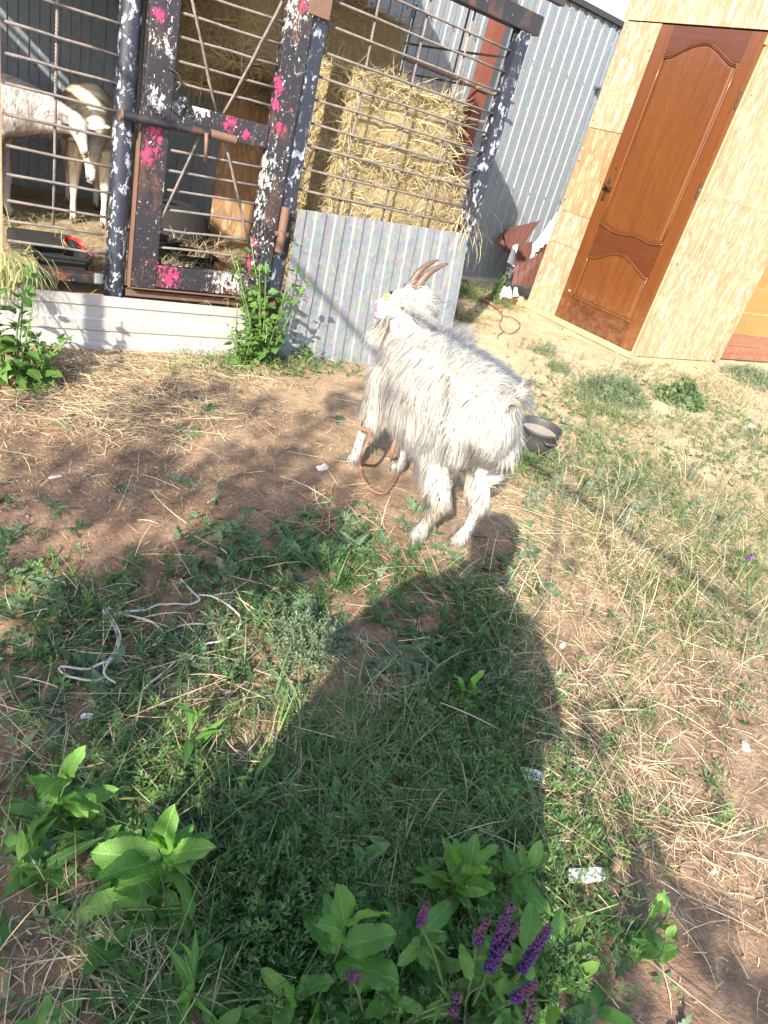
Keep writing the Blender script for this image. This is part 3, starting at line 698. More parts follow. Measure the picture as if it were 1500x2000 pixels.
def fur(name, body, parent, m, count, field, width=.00135, clump=.20, nclump=3400, rnd_off=0.0):
    """field(P, N) -> density weight, length, comb direction (unit), lift 0..1, curl noise"""
    V, N, T = mesh_np(body)
    A = np.linalg.norm(np.cross(V[T[:, 1]]-V[T[:, 0]], V[T[:, 2]]-V[T[:, 0]]), axis=1)/2
    Pc = V[T].mean(1); Nc = nrm(N[T].mean(1)); wt, *_ = field(Pc, Nc)
    pr_ = A*wt; pr_ /= pr_.sum(); idx = rng.choice(len(T), count, p=pr_)
    u = rng.random((count, 2)); sw = u.sum(1) > 1; u[sw] = 1-u[sw]
    tri = V[T[idx]]; P = tri[:, 0]+(tri[:, 1]-tri[:, 0])*u[:, :1]+(tri[:, 2]-tri[:, 0])*u[:, 1:]
    n3 = N[T[idx]]; Nn = nrm(n3[:, 0]+(n3[:, 1]-n3[:, 0])*u[:, :1]+(n3[:, 2]-n3[:, 0])*u[:, 1:])
    _, L, D, lift, cn = field(P, Nn)
    L = L*rng.uniform(.4, 1.2, count)
    D = D+.40*np.stack([fbm(P*16+k*9.1, 2, 31+k) for k in range(3)], -1)+.75*np.stack([fbm(P*6.5+k*5.7, 2, 41+k) for k in range(3)], -1)*cn[:, None]+rng.normal(0, .10, (count, 3))*cn[:, None]
    D = D-(D*Nn).sum(1, keepdims=True)*Nn*.9; D = nrm(D)
    d0 = nrm(D*(1-lift[:, None])+Nn*lift[:, None]); g = np.array([0, 0, -1.0])
    ts = np.array([0, .33, .68, 1.0]); pts = []
    for t in ts:
        pts.append(P+d0*(L*t)[:, None]+(g*.28+D*.22-Nn*.12*lift[:, None])*(L*t*t)[:, None])
    pts = np.stack(pts, 1)
    if clump > 0:
        ci = rng.choice(count, min(nclump, count), replace=False); C = P[ci]
        near = np.empty(count, int)
        for a in range(0, count, 4000):
            b = P[a:a+4000]; near[a:a+4000] = ((b*b).sum(1)[:, None]-2*b@C.T+(C*C).sum(1)[None]).argmin(1)
        tgt = pts[ci[near]]; off = (tgt-pts); far = np.linalg.norm(C[near]-P, axis=1) > .05
        k = clump*(ts**1.5)[None, :, None]*np.where(far, 0, 1)[:, None, None]; pts = pts+off*k
    wv = np.cross(d0, Nn); ph = 6.28*fbm(P*30, 2, 77)
    for q in (1, 2, 3): pts[:, q] += wv*(L*.09*np.sin(ph+q*2.1)*cn)[:, None]
    side = nrm(np.cross(pts[:, -1]-pts[:, 0], Nn)+rng.normal(0, .25, (count, 3)))
    wd = width*rng.uniform(.7, 1.3, count); prof = np.array([.9, 1.0, .7, .06])
    Lf = pts-side[:, None]*(wd[:, None]*prof[None]/2)[..., None]; Rt = pts+side[:, None]*(wd[:, None]*prof[None]/2)[..., None]
    VV = np.stack([Lf, Rt], 2).reshape(-1, 3); base = (np.arange(count)*8)[:, None]
    q = np.array([[0, 1, 3, 2], [2, 3, 5, 4], [4, 5, 7, 6]]); FF = (base[:, :, None]+q[None]).reshape(-1, 4)
    nn = np.repeat(nrm(Nn+.1*d0+.12*np.array([0, 0, 1.0])), 8, axis=0); r = np.repeat(np.clip(rng.random(count)+rnd_off, 0, 1), 8)
    return obj(name, VV, FF, m, parent, True, attr=r, normals=nn)
def build_goat(name, label, o, d, z0, poll, hdir, feet, trunk, coat, furm, long_hair, horns=None, ears=(), tail=None, neck=None, scale=1.0, group=None, nf=30000, extra=None, skull=1.0):
    """local s = forwards, t = to the animal's right, z up; lengths in metres"""
    d = nrm(np.array([d[0], d[1], 0.0])); nn = np.array([d[1], -d[0], 0.0]); O = np.array([o[0], o[1], z0]); Z = np.array([0, 0, 1.0])
    W = lambda s, t, z: O+d*s+nn*t+Z*z
    root = empty(name, label, 'goat', (0, 0, 0), 0, group)
    mb = MB()
    tr = np.array(trunk); loft(mb, [W(a[0], a[4] if len(a) > 4 else 0, a[1]) for a in trunk], tr[:, 2], tr[:, 3], nn, 20)
    poll = np.array(poll, float); f = nrm(np.array(hdir, float)); hl = nrm(np.cross(f, Z)); hu = np.cross(hl, f)
    nk = neck or [(tr[-3, 0], 0, tr[-3, 1]+.02, .10, .12), (tr[-1, 0]-.02, 0, tr[-1, 1]+.07, .075, .085)]
    Pn = [W(a[0], a[1], a[2]) for a in nk]+[poll-f*.01-hu*.015, poll+f*.02]
    rw = [a[3] for a in nk]+[.05, .042]; rh = [a[4] for a in nk]+[.058, .045]
    loft(mb, curve(Pn, 12), np.interp(np.linspace(0, 1, len(curve(Pn, 12))), np.linspace(0, 1, len(Pn)), rw), np.interp(np.linspace(0, 1, len(curve(Pn, 12))), np.linspace(0, 1, len(Pn)), rh), nn)
    k = skull
    hs = [(-.035, .026, .03, -.005), (-.015, .043, .045, -.004), (.02, .049, .054, -.006), (.055, .044, .053, -.010), (.09, .034, .044, -.014), (.12, .028, .036, -.017), (.15, .027, .031, -.021), (.168, .022, .024, -.023), (.177, .010, .011, -.023)]
    loft(mb, [poll+f*(a*k)+hu*(c*k) for a, _, _, c in hs], [b*k for _, b, _, _ in hs], [h*k for _, _, h, _ in hs], hl)
    for q in feet:
        P = np.array([W(*p[:3]) for p in q]); r = [p[3] for p in q]; cP = curve(P, 26); rr = np.interp(np.linspace(0, 1, len(cP)), np.linspace(0, 1, len(P)), r)
        loft(mb, cP, rr, rr*1.12, nn, 10)
    for (b, tp, wd) in ears:
        P = curve([np.array(b), (np.array(b)+np.array(tp))/2+np.array([0, 0, .008]), np.array(tp)], 10); t = np.linspace(0, 1, len(P))
        ew = wd*np.sin(np.pi*np.clip(t*.82+.14, 0, 1))**.8; loft(mb, P, ew, np.maximum(.006, ew*.30), nrm(np.cross(P[-1]-P[0], FW)), 10)
    if tail is not None:
        P = curve([np.array(p) for p in tail], 10); loft(mb, P, np.linspace(.024, .008, len(P)), np.linspace(.024, .008, len(P)), nn, 8)
    body = fuse('body', mb, .0068 if nf > 50000 else .011, M[coat], root, 6 if nf > 50000 else 3)
    ctx = dict(W=W, O=O, d=d, n=nn, poll=poll, f=f, hl=hl, hu=hu, tail=tail)
    def field(P, N):
        s = (P-O)@d; t = (P-O)@nn; z = P[:, 2]-z0
        head = np.linalg.norm(P-(poll+f*.06), axis=1) < .125
        leg = (z < .27) & ~head
        up = N[:, 2]
        L = np.full(len(P), long_hair); L = np.where(z < .40, long_hair*1.15, L); L = np.where(leg, .016, L)
        D = -.45*d[None]-.95*Z[None]+nn[None]*np.clip(t/.05, -1, 1)[:, None]*np.clip(up, 0, 1)[:, None]*1.0
        lift = np.where(leg, .15, .28); cn = np.ones(len(P))
        w_ = np.ones(len(P)); w_ = np.where(leg, .8, w_)
        L = np.where(head, .018, L); D = np.where(head[:, None], -f[None]*.9-hu[None]*.25, D); lift = np.where(head, .35, lift); w_ = np.where(head, 1.3, w_)
        if extra: w_, L, D, lift, cn = extra(P, N, s, t, z, head, w_, L, D, lift, cn, ctx)
        return w_, L, D, lift, cn
    fu = fur('fur', body, root, M[furm], nf, field); fu['kind'] = 'stuff'
    for q in feet:
        p = W(*q[-1][:3]); toe = nrm(W(*q[-1][:3])*1.0-W(*q[-2][:3])); h = MB()
        fwd = nrm(np.array([toe[0], toe[1], 0.0])*1.0+d*.5)
        for sd in (-1, 1):
            c = p+nn*sd*.009; sx = np.cross(Z, fwd)
            V = [c+fwd*.026+sx*.002-Z*0.014, c-fwd*.012+sx*.009-Z*.014, c-fwd*.012-sx*.009-Z*.014, c+fwd*.012+sx*.003+Z*.022, c-fwd*.012+sx*.008+Z*.022, c-fwd*.012-sx*.008+Z*.022]
            h.add(V, [(0, 2, 1), (3, 4, 5), (0, 1, 4, 3), (1, 2, 5, 4), (2, 0, 3, 5)])
        h.build('hoof', M['hoof'], root)
    for sd in (-1, 1):
        c = poll+f*.052*k+hl*sd*.041*k+hu*.014*k; e = MB(); bm = bmesh.new(); bmesh.ops.create_uvsphere(bm, u_segments=10, v_segments=7, radius=.0085)
        e.add([np.array(v.co[:])+c for v in bm.verts], [tuple(v.index for v in ff.verts) for ff in bm.faces]); bm.free(); e.build('eye', M['eye'], root, smooth=True)
    nz = MB()
    for sd in (-1, 1): nz.tube([poll+f*.154*k+hl*sd*.013*k-hu*.006*k, poll+f*.170*k+hl*sd*.0135*k-hu*.011*k], [.0105, .0075], 8)
    nz.tube([poll+f*.170*k-hl*.02*k-hu*.036*k, poll+f*.180*k-hu*.036*k, poll+f*.170*k+hl*.02*k-hu*.036*k], .0045, 6); nz.build('nose', M['muzzle'], root, smooth=True)
    for H_ in (horns or []):
        P = curve(H_, 22); t = np.linspace(0, 1, len(P)); r = .0155*(1-t)**.75+.003; r = r*(1+.05*np.sin(t*70))
        m_ = MB(); m_.tube(P, r, 12, flat=.72, side=nrm(hl+.2*f)); m_.build('horn', M['horn'], root, smooth=True)
    return root, ctx, body
def leg_f(s, t, dz=0.0, toe=.035, lean=0.0):
    return [(s-.02, t*.8, .42, .060), (s-.03, t*.95, .33, .045), (s-.005+lean*.4, t, .215, .027), (s+lean*.55, t, .195, .0265), (s+lean*.8, t, .12, .017), (s+lean, t, .055, .0185), (s+toe+lean, t, .014, .018)]
def leg_h(s, t, hock=-.05, foot=0.0):
    return [(s-.01, t*.8, .45, .078), (s+.045, t*1.0, .345, .062), (s+.01, t*1.0, .27, .038), (s+hock, t*.95, .205, .026), (s+hock+.012, t*.95, .17, .0215), (s+foot-.015, t*.95, .10, .0175), (s+foot, t*.95, .052, .019), (s+foot+.028, t*.95, .014, .018)]
TR = [(-.095, .525, .028, .04), (-.07, .51, .075, .085), (-.01, .485, .112, .125), (.08, .457, .126, .150), (.20, .44, .136, .162), (.32, .44, .130, .162), (.42, .45, .110, .152), (.50, .455, .094, .140), (.57, .465, .066, .10), (.61, .475, .035, .06)]
POLL = np.array([1.600, 1.952, .668]); HD = (-.70, .62, -.56)
def extra_main(P, N, s, t, z, head, w_, L, D, lift, cn, c):
    d, n, W = c['d'], c['n'], c['W']; Z = np.array([0, 0, 1.0])
    brk = (s < .10) & (z < .44) & (z > .22) & ~head                        # long breeches on the thighs
    L = np.where(brk, .062, L); lift = np.where(brk, .08, lift); D = np.where(brk[:, None], -.02*d-1.0*Z+.0*n, D); w_ = np.where(brk, 1.5, w_)
    thigh = (z <= .27) & (z > .20) & (s < .12); L = np.where(thigh, .036, L); w_ = np.where(thigh, 1.2, w_)
    hock = (z <= .215) & (z > .12) & (s < .06); L = np.where(hock, .018, L); D = np.where(hock[:, None], -.5*d-.8*Z, D)
    cn = np.where((z < .45) & ~head, .3, cn)
    past = (z < .075) & ~head; L = np.where(past, .026, L); lift = np.where(past, .4, lift)
    ridge = (N[:, 2] > .55) & (s > -.05) & (s < .36) & ~head               # ruffled crest along the rump
    cr = ridge & (np.abs(t) < .085)
    mid = (N[:, 2] > .6) & (np.abs(t) < .04) & ~head; w_ = np.where(mid, 4.0, w_); lift = np.where(mid, .5, lift); D = np.where(mid[:, None], -d*.8+n*(.6*fbm(P*20, 2, 9))[:, None], D)
    L = np.where(cr, .075, L); lift = np.where(cr, .55, lift); D = np.where(cr[:, None], Z*.45-d*.35+n*(np.clip((t+.035+.03*fbm(P*14, 2, 3))/.05, -1, 1)*.55)[:, None], D); w_ = np.where(cr, 1.7, w_)
    sp = (np.linalg.norm(P-W(.27, .01, .60), axis=1) < .045); L = np.where(sp, .11, L); lift = np.where(sp, .93, lift); D = np.where(sp[:, None], Z*.9+n*.1, D); w_ = np.where(sp, 1.6, w_)
    belly = (N[:, 2] < -.1) & (z > .26) & (z < .42) & (s > .05) & ~head; L = np.where(belly, .085, L); lift = np.where(belly, .12, lift); D = np.where(belly[:, None], -1.0*Z-.25*d, D); w_ = np.where(belly, 1.6, w_)
    tl = (s < -.095) & (z > .545); L = np.where(tl, .045, L); lift = np.where(tl, .22, lift); D = np.where(tl[:, None], Z*.9+n*.55-d*.1, D); cn = np.where(tl, .35, cn); w_ = np.where(tl, 2.5, w_)
    chin = (np.linalg.norm(P-(c['poll']+c['f']*.115-c['hu']*.055), axis=1) < .032); L = np.where(chin, .085, L); D = np.where(chin[:, None], -Z-.1*c['f'], D); lift = np.where(chin, .3, lift); w_ = np.where(chin, 6.0, w_)
    face = head & (((P-c['poll'])@c['f']) > .06) & ~chin; L = np.where(face, .006, L); lift = np.where(face, .08, lift); tip = head & (((P-c['poll'])@c['f']) > .128) & ~chin; w_ = np.where(tip, .02, w_); L = np.where(tip, .004, L)
    ruff = head & (((P-c['poll'])@c['f']) < .035); L = np.where(ruff, .036, L); w_ = np.where(ruff, 1.8, w_); lift = np.where(ruff, .5, lift)
    thr = ~head & (s > .50) & (z > .50); L = np.where(thr, .045, L)
    return w_, L, D, lift, cn
gx = dict(o=(1.49, 1.37), d=(.149, .989))
def gw(s, t, z): return np.array([1.49+.149*s+.989*t, 1.37+.989*s-.149*t, z])
f0 = nrm(np.array(HD)); hl0 = nrm(np.cross(f0, (0, 0, 1.0))); hu0 = np.cross(hl0, f0)
hb1 = POLL+hu0*.038-f0*.016-hl0*.022; hb0 = POLL+hu0*.040+f0*.016+hl0*.020
t1 = PY(875, 515, 1.93); t0 = PY(856, 508, 1.99)
H1 = [hb1-(t1-hb1)*.15, hb1, hb1*.62+t1*.38+np.array([-.010, 0, .010]), hb1*.25+t1*.75+np.array([-.006, 0, .008]), t1]
H0 = [hb0-(t0-hb0)*.15, hb0, hb0*.62+t0*.38+np.array([-.012, 0, .012]), hb0*.25+t0*.75+np.array([-.008, 0, .010]), t0]
ear_near = (POLL-hl0*.040+f0*.006+hu0*.006, PY(847, 600, POLL[1]-.07), .023)
ear_far = (POLL+hl0*.030+f0*.02+hu0*.012, PY(731, 592, POLL[1]+.12), .022)
tailp = [gw(-.07, .0, .56), gw(-.095, .012, .59), gw(-.092, .03, .622)]
goat, gc, gbody = build_goat('white_goat', 'shaggy white goat with brown horns standing in the yard, head turned left', gx['o'], gx['d'], 0.0, POLL, HD,
    [leg_h(.02, -.075, -.06, .0), leg_h(.0, .072, -.06, -.02), leg_f(.53, -.083, lean=.02), leg_f(.50, .085, lean=.0)],
    TR, 'skin', 'fur', .050, [H0, H1], [ear_near, ear_far], tailp,
    neck=[(.42, 0, .49, .105, .125), (.52, 0, .545, .08, .098), (.575, 0, .605, .062, .075)], nf=122000, extra=extra_main, skull=.93)
# cream tinged locks on hocks, rump stain and beard
def extra_cream(P, N, s, t, z, head, w_, L, D, lift, cn, c):
    w0, L, D, lift, cn = extra_main(P, N, s, t, z, head, w_, L, D, lift, cn, c); W = c['W']
    w_ = np.zeros(len(P))
    st = (np.linalg.norm(P-W(.10, -.105, .545), axis=1) < .035); w_ = np.where(st, 1.2, w_)
    w_ = np.where((z < .24) & (z > .11) & (s < .02), 1.2, w_); w_ = np.where((z < .40) & (z > .28) & (s < .05) & (np.abs(t) < .06), 1.0, w_)
    w_ = np.where((s < -.095) & (z > .545), 2.5, w_)
    ch = (np.linalg.norm(P-(c['poll']+c['f']*.10-c['hu']*.055), axis=1) < .035); w_ = np.where(ch, 6.0, w_)
    w_ = w_*(fbm(P*22, 2, 5) > -.1)
    return w_+1e-9, L*1.02, D, lift, cn
def cream_field():
    O, d, n = gc['O'], gc['d'], gc['n']
    def fl(P, N):
        s = (P-O)@d; t = (P-O)@n; z = P[:, 2]; head = np.linalg.norm(P-(POLL+f0*.06), axis=1) < .125; e = np.ones(len(P))
        D = -.45*d[None]-.95*np.array([0, 0, 1.0])[None]+e[:, None]*0
        return extra_cream(P, N, s, t, z, head, e, e*.062, D, e*.25, e, gc)
    return fl
o = fur('fur', gbody, goat, M['fur_cream'], 3800, cream_field(), nclump=400); o['kind'] = 'stuff'
# collar, ear tag
nkc = gw(.55, -.0, .582); ax = nrm(POLL-gw(.52, 0, .545)); sd = nrm(np.cross(ax, (1.0, .2, 0))); s2 = np.cross(ax, sd)
mb = MB(); a = np.linspace(0, 2*math.pi, 28); mb.tube(np.array([nkc+.066*math.cos(t)*sd+.074*math.sin(t)*s2 for t in a]), .009, 6, caps=False, flat=.4); mb.build('collar', M['collar'], goat, smooth=True)
et = ear_far[0]*.28+ear_far[1]*.72
mb = MB(); mb.box((-.018, -.002, -.006), (.018, .002, .006), .002); tg = mb.build('ear_tag', M['yellowtag'], goat); tg.location = et+np.array([0, -.012, .016]); tg.rotation_euler = (.2, .35, -.6)
mb = MB(); mb.tube([(0, 0, 0), (0, 0, .012)], [.006, .005], 8); b = mb.build('tag_stud', M['black'], goat); b.location = et+np.array([.012, -.012, .026])
# two goats in the pen
def extra_pen(P, N, s, t, z, head, w_, L, D, lift, cn, c):
    L = np.where(head, .010, L); return w_, L, D, lift, cn
TT = [(-.13, .55, .03, .04), (-.10, .53, .08, .09), (-.03, .51, .115, .135), (.08, .50, .130, .16), (.22, .49, .135, .175), (.36, .50, .125, .175), (.46, .52, .108, .16), (.54, .53, .08, .12), (.59, .53, .04, .06)]
tan, _, _ = build_goat('tan_goat', 'cream tan goat standing in the pen, its body facing out behind another goat', (1.20, 4.95), (-.16, -.98), .245, (1.03, 4.10, .70), (-.1, -.5, -.8),
    [leg_h(.0, -.085), leg_h(.0, .085), leg_f(.54, -.075), leg_f(.52, .085)], [(a, b+.02, c*1.12, e*1.1) for a, b, c, e in TT], 'coat_tan', 'fur_tan', .03, None, [((1.0, 4.12, .71), (.92, 4.12, .70), .02)], None,
    neck=[(.46, 0, .56, .10, .12), (.60, 0, .55, .08, .095), (.72, 0, .50, .06, .08)], group='goats kept in the pen', nf=13000, extra=extra_pen)
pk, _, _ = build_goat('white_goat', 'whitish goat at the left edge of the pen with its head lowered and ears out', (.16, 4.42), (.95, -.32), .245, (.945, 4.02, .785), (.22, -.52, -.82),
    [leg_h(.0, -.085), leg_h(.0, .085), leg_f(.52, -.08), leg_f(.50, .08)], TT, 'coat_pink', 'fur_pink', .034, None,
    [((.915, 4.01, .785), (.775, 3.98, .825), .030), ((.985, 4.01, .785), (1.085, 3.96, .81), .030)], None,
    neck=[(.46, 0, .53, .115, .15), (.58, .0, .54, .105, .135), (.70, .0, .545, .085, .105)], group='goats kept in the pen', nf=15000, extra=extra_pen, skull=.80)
# ------------------------------------------------------------------ the photographer, behind the camera: casts the shadow on the grass
per = empty('person', 'person in a long dress standing behind the viewpoint, holding up a phone', 'person')
hA = np.array([math.sin(SUN_AZ), math.cos(SUN_AZ), 0]); lA = np.array([math.cos(SUN_AZ), -math.sin(SUN_AZ), 0])
def pw(w_, f_, z): return hA*(-.30+f_)+lA*(w_+.035)+np.array([0, 0, z])
mb = MB()
Pz = [(0, 0, .70, .15, .11), (0, 0, .82, .145, .10), (0, 0, .95, .13, .095), (0, 0, 1.05, .15, .10), (0, 0, 1.13, .165, .09), (0, .005, 1.18, .12, .07), (0, .01, 1.215, .055, .055), (0, .02, 1.25, .045, .05)]
loft(mb, [pw(*p[:3]) for p in Pz], [p[3] for p in Pz], [p[4] for p in Pz], lA, 18)
Hd = [(1.235, .035, .04), (1.26, .06, .07), (1.31, .078, .092), (1.37, .085, .10), (1.43, .078, .092), (1.475, .05, .06), (1.492, .02, .025)]
loft(mb, [pw(.0, .025, p[0]) for p in Hd], [p[1] for p in Hd], [p[2] for p in Hd], lA, 16)
for sx in (-1, 1):
    A = curve([pw(sx*.14, 0, 1.15), pw(sx*.215, .0, 1.03), pw(sx*.265, .03, .925), pw(sx*.19, .10, 1.0), pw(sx*.10, .20, 1.075), pw(sx*.085, .225, 1.10)], 20)
    loft(mb, A, np.interp(np.linspace(0, 1, len(A)), [0, .3, .5, .8, 1], [.055, .048, .042, .033, .026]), np.interp(np.linspace(0, 1, len(A)), [0, .3, .5, .8, 1], [.055, .048, .042, .033, .026]), lA, 10)
    loft(mb, [pw(sx*.085, 0, .72), pw(sx*.09, .01, .42), pw(sx*.09, -.01, .08), pw(sx*.10, .0, .04), pw(sx*.10, .13, .025)], [.08, .055, .04, .042, .03], [.08, .055, .04, .042, .025], lA, 12)
fuse('body', mb, .012, M['cloth'], per, 4)
mb = MB(); Dz = [(1.17, .12, .075), (1.08, .225, .11), (.98, .25, .12), (.85, .27, .13), (.65, .30, .17), (.45, .33, .22), (.25, .36, .25)]
loft(mb, [pw(0, 0, p[0]) for p in Dz], [p[1] for p in Dz], [p[2] for p in Dz], lA, 24); mb.build('dress', M['cloth'], per, smooth=True)
mb = MB()
for sx in (-1, 1):
    for k in range(5):
        b = pw(sx*.082, .225, 1.10+.008*k); mb.tube(curve([b, b+hA*.022-lA*sx*.008, b+hA*.03-lA*sx*.030], 6), [.008]*6, 7)
mb.build('fingers', M['muzzle'], per, smooth=True)['kind'] = 'stuff'
ph = MB(); ph.box((-.037, -.004, -.075), (.037, .004, .075), .003); o = ph.build('phone', M['black']); o.location = tuple(CAM-FW*.028-UP*.055); o.rotation_euler = co.matrix_world.to_euler(); o.rotation_euler.rotate_axis('X', R(90))
tag(o, 'black phone held up by the person behind the viewpoint', 'phone')
# ------------------------------------------------------------------ trees behind the viewpoint and casters added out of view, shading the yard
def tree_from(label, foot, base, nper, tr):
    """leaf clumps placed so that the crown stands up-sun of these ground spots"""
    root = empty('shade_tree', label, 'tree', base)
    C = []
    for (px, py, rad, cnt) in foot:
        g = G(px, py)
        for _ in range(max(1, int(cnt*.62+rng.random()))):
            t = rng.uniform(2.6, 4.4) if py > 1400 else rng.uniform(4.0, 6.4); q = g-SD*t; a = rng.normal(0, 1, 3); a -= SD*(a@SD); C.append(q+a*rad*.5)
    C = np.array(C); n = len(C)*nper
    P = np.repeat(C, nper, 0)+rng.normal(0, .052, (n, 3))*np.array([1, 1, .8])
    lf = np.array([[0, 0, 0], [.018, .02, .003], [.016, .045, -.002], [0, .065, -.008], [-.016, .045, -.002], [-.018, .02, .003]])
    Fl = np.array([[0, 1, 5], [1, 2, 5], [5, 2, 4], [2, 3, 4]])
    A = rotz(rng.uniform(0, 6.28, n))@rotx(rng.uniform(-1.2, .9, n)); A = A*rng.uniform(.7, 1.25, n)[:, None, None]
    V, F, r = scatter(lf, Fl, A, P-np.array(base), rng.random(n))
    o = obj('crown', V, F, M['treeleaf'], root, attr=r); o['kind'] = 'stuff'
    mb = MB(); c = C.mean(0)-np.array(base); top = c+np.array([0, 0, .6])
    mb.tube(curve([(0, 0, -.1), (.05, .02, .8), c*.5+np.array([0, 0, .2]), c, top], 20), np.linspace(tr, tr*.2, len(curve([(0, 0, 0)]*5, 20))), 10)
    for q in C[rng.choice(len(C), min(26, len(C)), replace=False)]:
        q = q-np.array(base); b = np.array([c[0], c[1], max(.8, q[2]-.7)])*np.array([.8, .8, 1]); mb.tube(curve([b, (b+q)/2+np.array([0, 0, -.08]), q], 8), np.linspace(tr*.14, tr*.05, len(curve([b, b, q], 8))), 6)
    mb.build('trunk', M['bark'], root, smooth=True)
FOOT = [(60, 960, .30, 6), (200, 900, .26, 5), (110, 1080, .26, 7), (300, 1030, .18, 4), (420, 850, .20, 5), (560, 860, .14, 4), (640, 790, .13, 3), (480, 960, .14, 3), (330, 780, .18, 3), (560, 980, .14, 3), (200, 770, .18, 2), (620, 930, .12, 3), (450, 750, .18, 4), (690, 980, .11, 2),
        (60, 1230, .18, 6), (200, 1190, .16, 6), (330, 1170, .14, 5), (120, 1350, .15, 5), (230, 1290, .13, 5), (510, 1070, .15, 5), (620, 1040, .13, 4), (650, 990, .1, 3), (60, 1460, .08, 2), (400, 1110, .13, 4), 
        (520, 1640, .09, 6), (470, 1720, .08, 6), (560, 1800, .11, 8), (440, 1830, .09, 5), (540, 1930, .10, 7), (450, 1960, .09, 5), (150, 1560, .05, 1), (60, 1700, .05, 2), (190, 1890, .05, 1), (70, 1830, .06, 2), (300, 1990, .06, 2), (235, 1730, .035, 1), (60, 1980, .07, 3), (360, 1860, .05, 1)]
tree_from('leafy tree behind the viewpoint that dapples the yard', FOOT, (-5.0, -3.6, 0), 26, .10)
FOOT2 = [(840, 835, .10, 1), (790, 820, .08, 1), (900, 700, .16, 3), (960, 740, .12, 2), (740, 760, .08, 1), (830, 960, .10, 2), (900, 960, .08, 1), (1120, 1050, .05, 1), (1190, 1560, .09, 3), (1230, 1680, .08, 3), (1150, 1800, .09, 4), (1300, 1860, .12, 5), (1180, 1930, .10, 5), (1420, 1900, .10, 4), (1290, 1760, .06, 2), (1450, 1980, .1, 3), (1160, 1450, .04, 1)]
tree_from('slim young tree behind the viewpoint with a few leafy sprigs', FOOT2, (-4.7, -3.75, 0), 7, .028)
# unseen overhead cable and poles, added to cast the slanting shadow on the low panel
k = (2.6-.53)/math.tan(SUN_EL); cx = 1.65-k*math.sin(SUN_AZ)
mb = MB(); mb.tube(curve([(cx, -6, 2.66), (cx, -1, 2.61), (cx, 3.0, 2.6), (cx, 7, 2.66)], 24), .016, 8); o = mb.build('shadow_cable', M['black'], smooth=True); tag(o, 'thick overhead cable added unseen left of the view to cast a slanting shadow', 'cable')
for y in (-6, 7):
    mb = MB(); mb.tube([(cx, y, -.2), (cx, y, 2.9)], .05, 10); o = mb.build('shadow_cable_pole', M['timber']); tag(o, 'wooden pole holding the '+('near' if y < 0 else 'far')+' end of the added overhead cable, out of view', 'pole')
q = np.array([.80, 3.07, .2])-SD*1.9; mb = MB(); mb.tube([(q[0], q[1], -.1), (q[0], q[1], q[2]+.25)], .026, 10); o = mb.build('stake', M['timber']); tag(o, 'round wooden stake added left of the view to shade the whitish sheet', 'stake')  # unseen stake, added to cast the upright shadow band on the kick panel
# ------------------------------------------------------------------ strands: straw, hay, grass
def strands(P, az, el, L, bend, sway, width, ts=(0, .25, .5, .75, 1.0), prof=(.7, 1, 1, .9, .25), roll=None):
    """ribbons: N roots, heading, elevation, length, downward bend (rad over the length), sideways sway"""
    N = len(P); ts = np.array(ts); k = len(ts); prof = np.array(prof)
    e = el[:, None]-bend[:, None]*ts[None]; a = az[:, None]+sway[:, None]*ts[None]
    d = np.stack([np.cos(e)*np.cos(a), np.cos(e)*np.sin(a), np.sin(e)], -1); st = np.diff(ts, prepend=0)
    pts = P[:, None]+np.cumsum(d*st[None, :, None]*L[:, None, None], 1)
    side = np.stack([-np.sin(az), np.cos(az), np.zeros(N)], -1)
    if roll is not None: side = nrm(side*np.cos(roll)[:, None]+np.array([0, 0, 1.0])*np.sin(roll)[:, None])
    off = side[:, None]*(width[:, None]*prof[None]/2)[..., None]
    V = np.stack([pts-off, pts+off], 2).reshape(-1, 3)
    q = np.array([[2*i, 2*i+1, 2*i+3, 2*i+2] for i in range(k-1)])
    F = ((np.arange(N)*2*k)[:, None, None]+q[None]).reshape(-1, 4)
    return V, F
def strand_obj(name, parts, m, parent=None, kind='stuff'):
    V = []; F = []; A = []; n = 0
    for (v, f, a) in parts: V.append(v); F.append(f+n); A.append(a); n += len(v)
    o = obj(name, np.concatenate(V), np.concatenate(F), M[m], parent, False, attr=np.concatenate(A)); o['kind'] = kind; return o
def hay_on_box(c, h, n, Lr=(.03, .17), lift=.38, w=(.0016, .0036)):
    """loose stems over the faces of a block (local)"""
    h = np.array(h); f = rng.choice(6, n, p=np.repeat([h[1]*h[2], h[0]*h[2], h[0]*h[1]], 2)/(2*(h[1]*h[2]+h[0]*h[2]+h[0]*h[1])))
    P = rng.uniform(-1, 1, (n, 3)); ax = f//2; sg = (f % 2)*2-1; P[np.arange(n), ax] = sg; N = np.zeros((n, 3)); N[np.arange(n), ax] = sg
    P = P*h+np.array(c)-N*.012
    D = rng.normal(0, 1, (n, 3))*np.array([1, 1, .65]); D -= (D*N).sum(1, keepdims=True)*N; D = nrm(nrm(D)+N*rng.uniform(-.05, lift, (n, 1)))
    L = rng.uniform(*Lr, n); az = np.arctan2(D[:, 1], D[:, 0]); el = np.arcsin(np.clip(D[:, 2], -1, 1))
    V, F = strands(P, az, el, L, rng.normal(.3, .4, n), rng.normal(0, .5, n), rng.uniform(*w, n), roll=rng.uniform(-1.5, 1.5, n))
    return V, F, np.repeat(rng.random(n), 10)
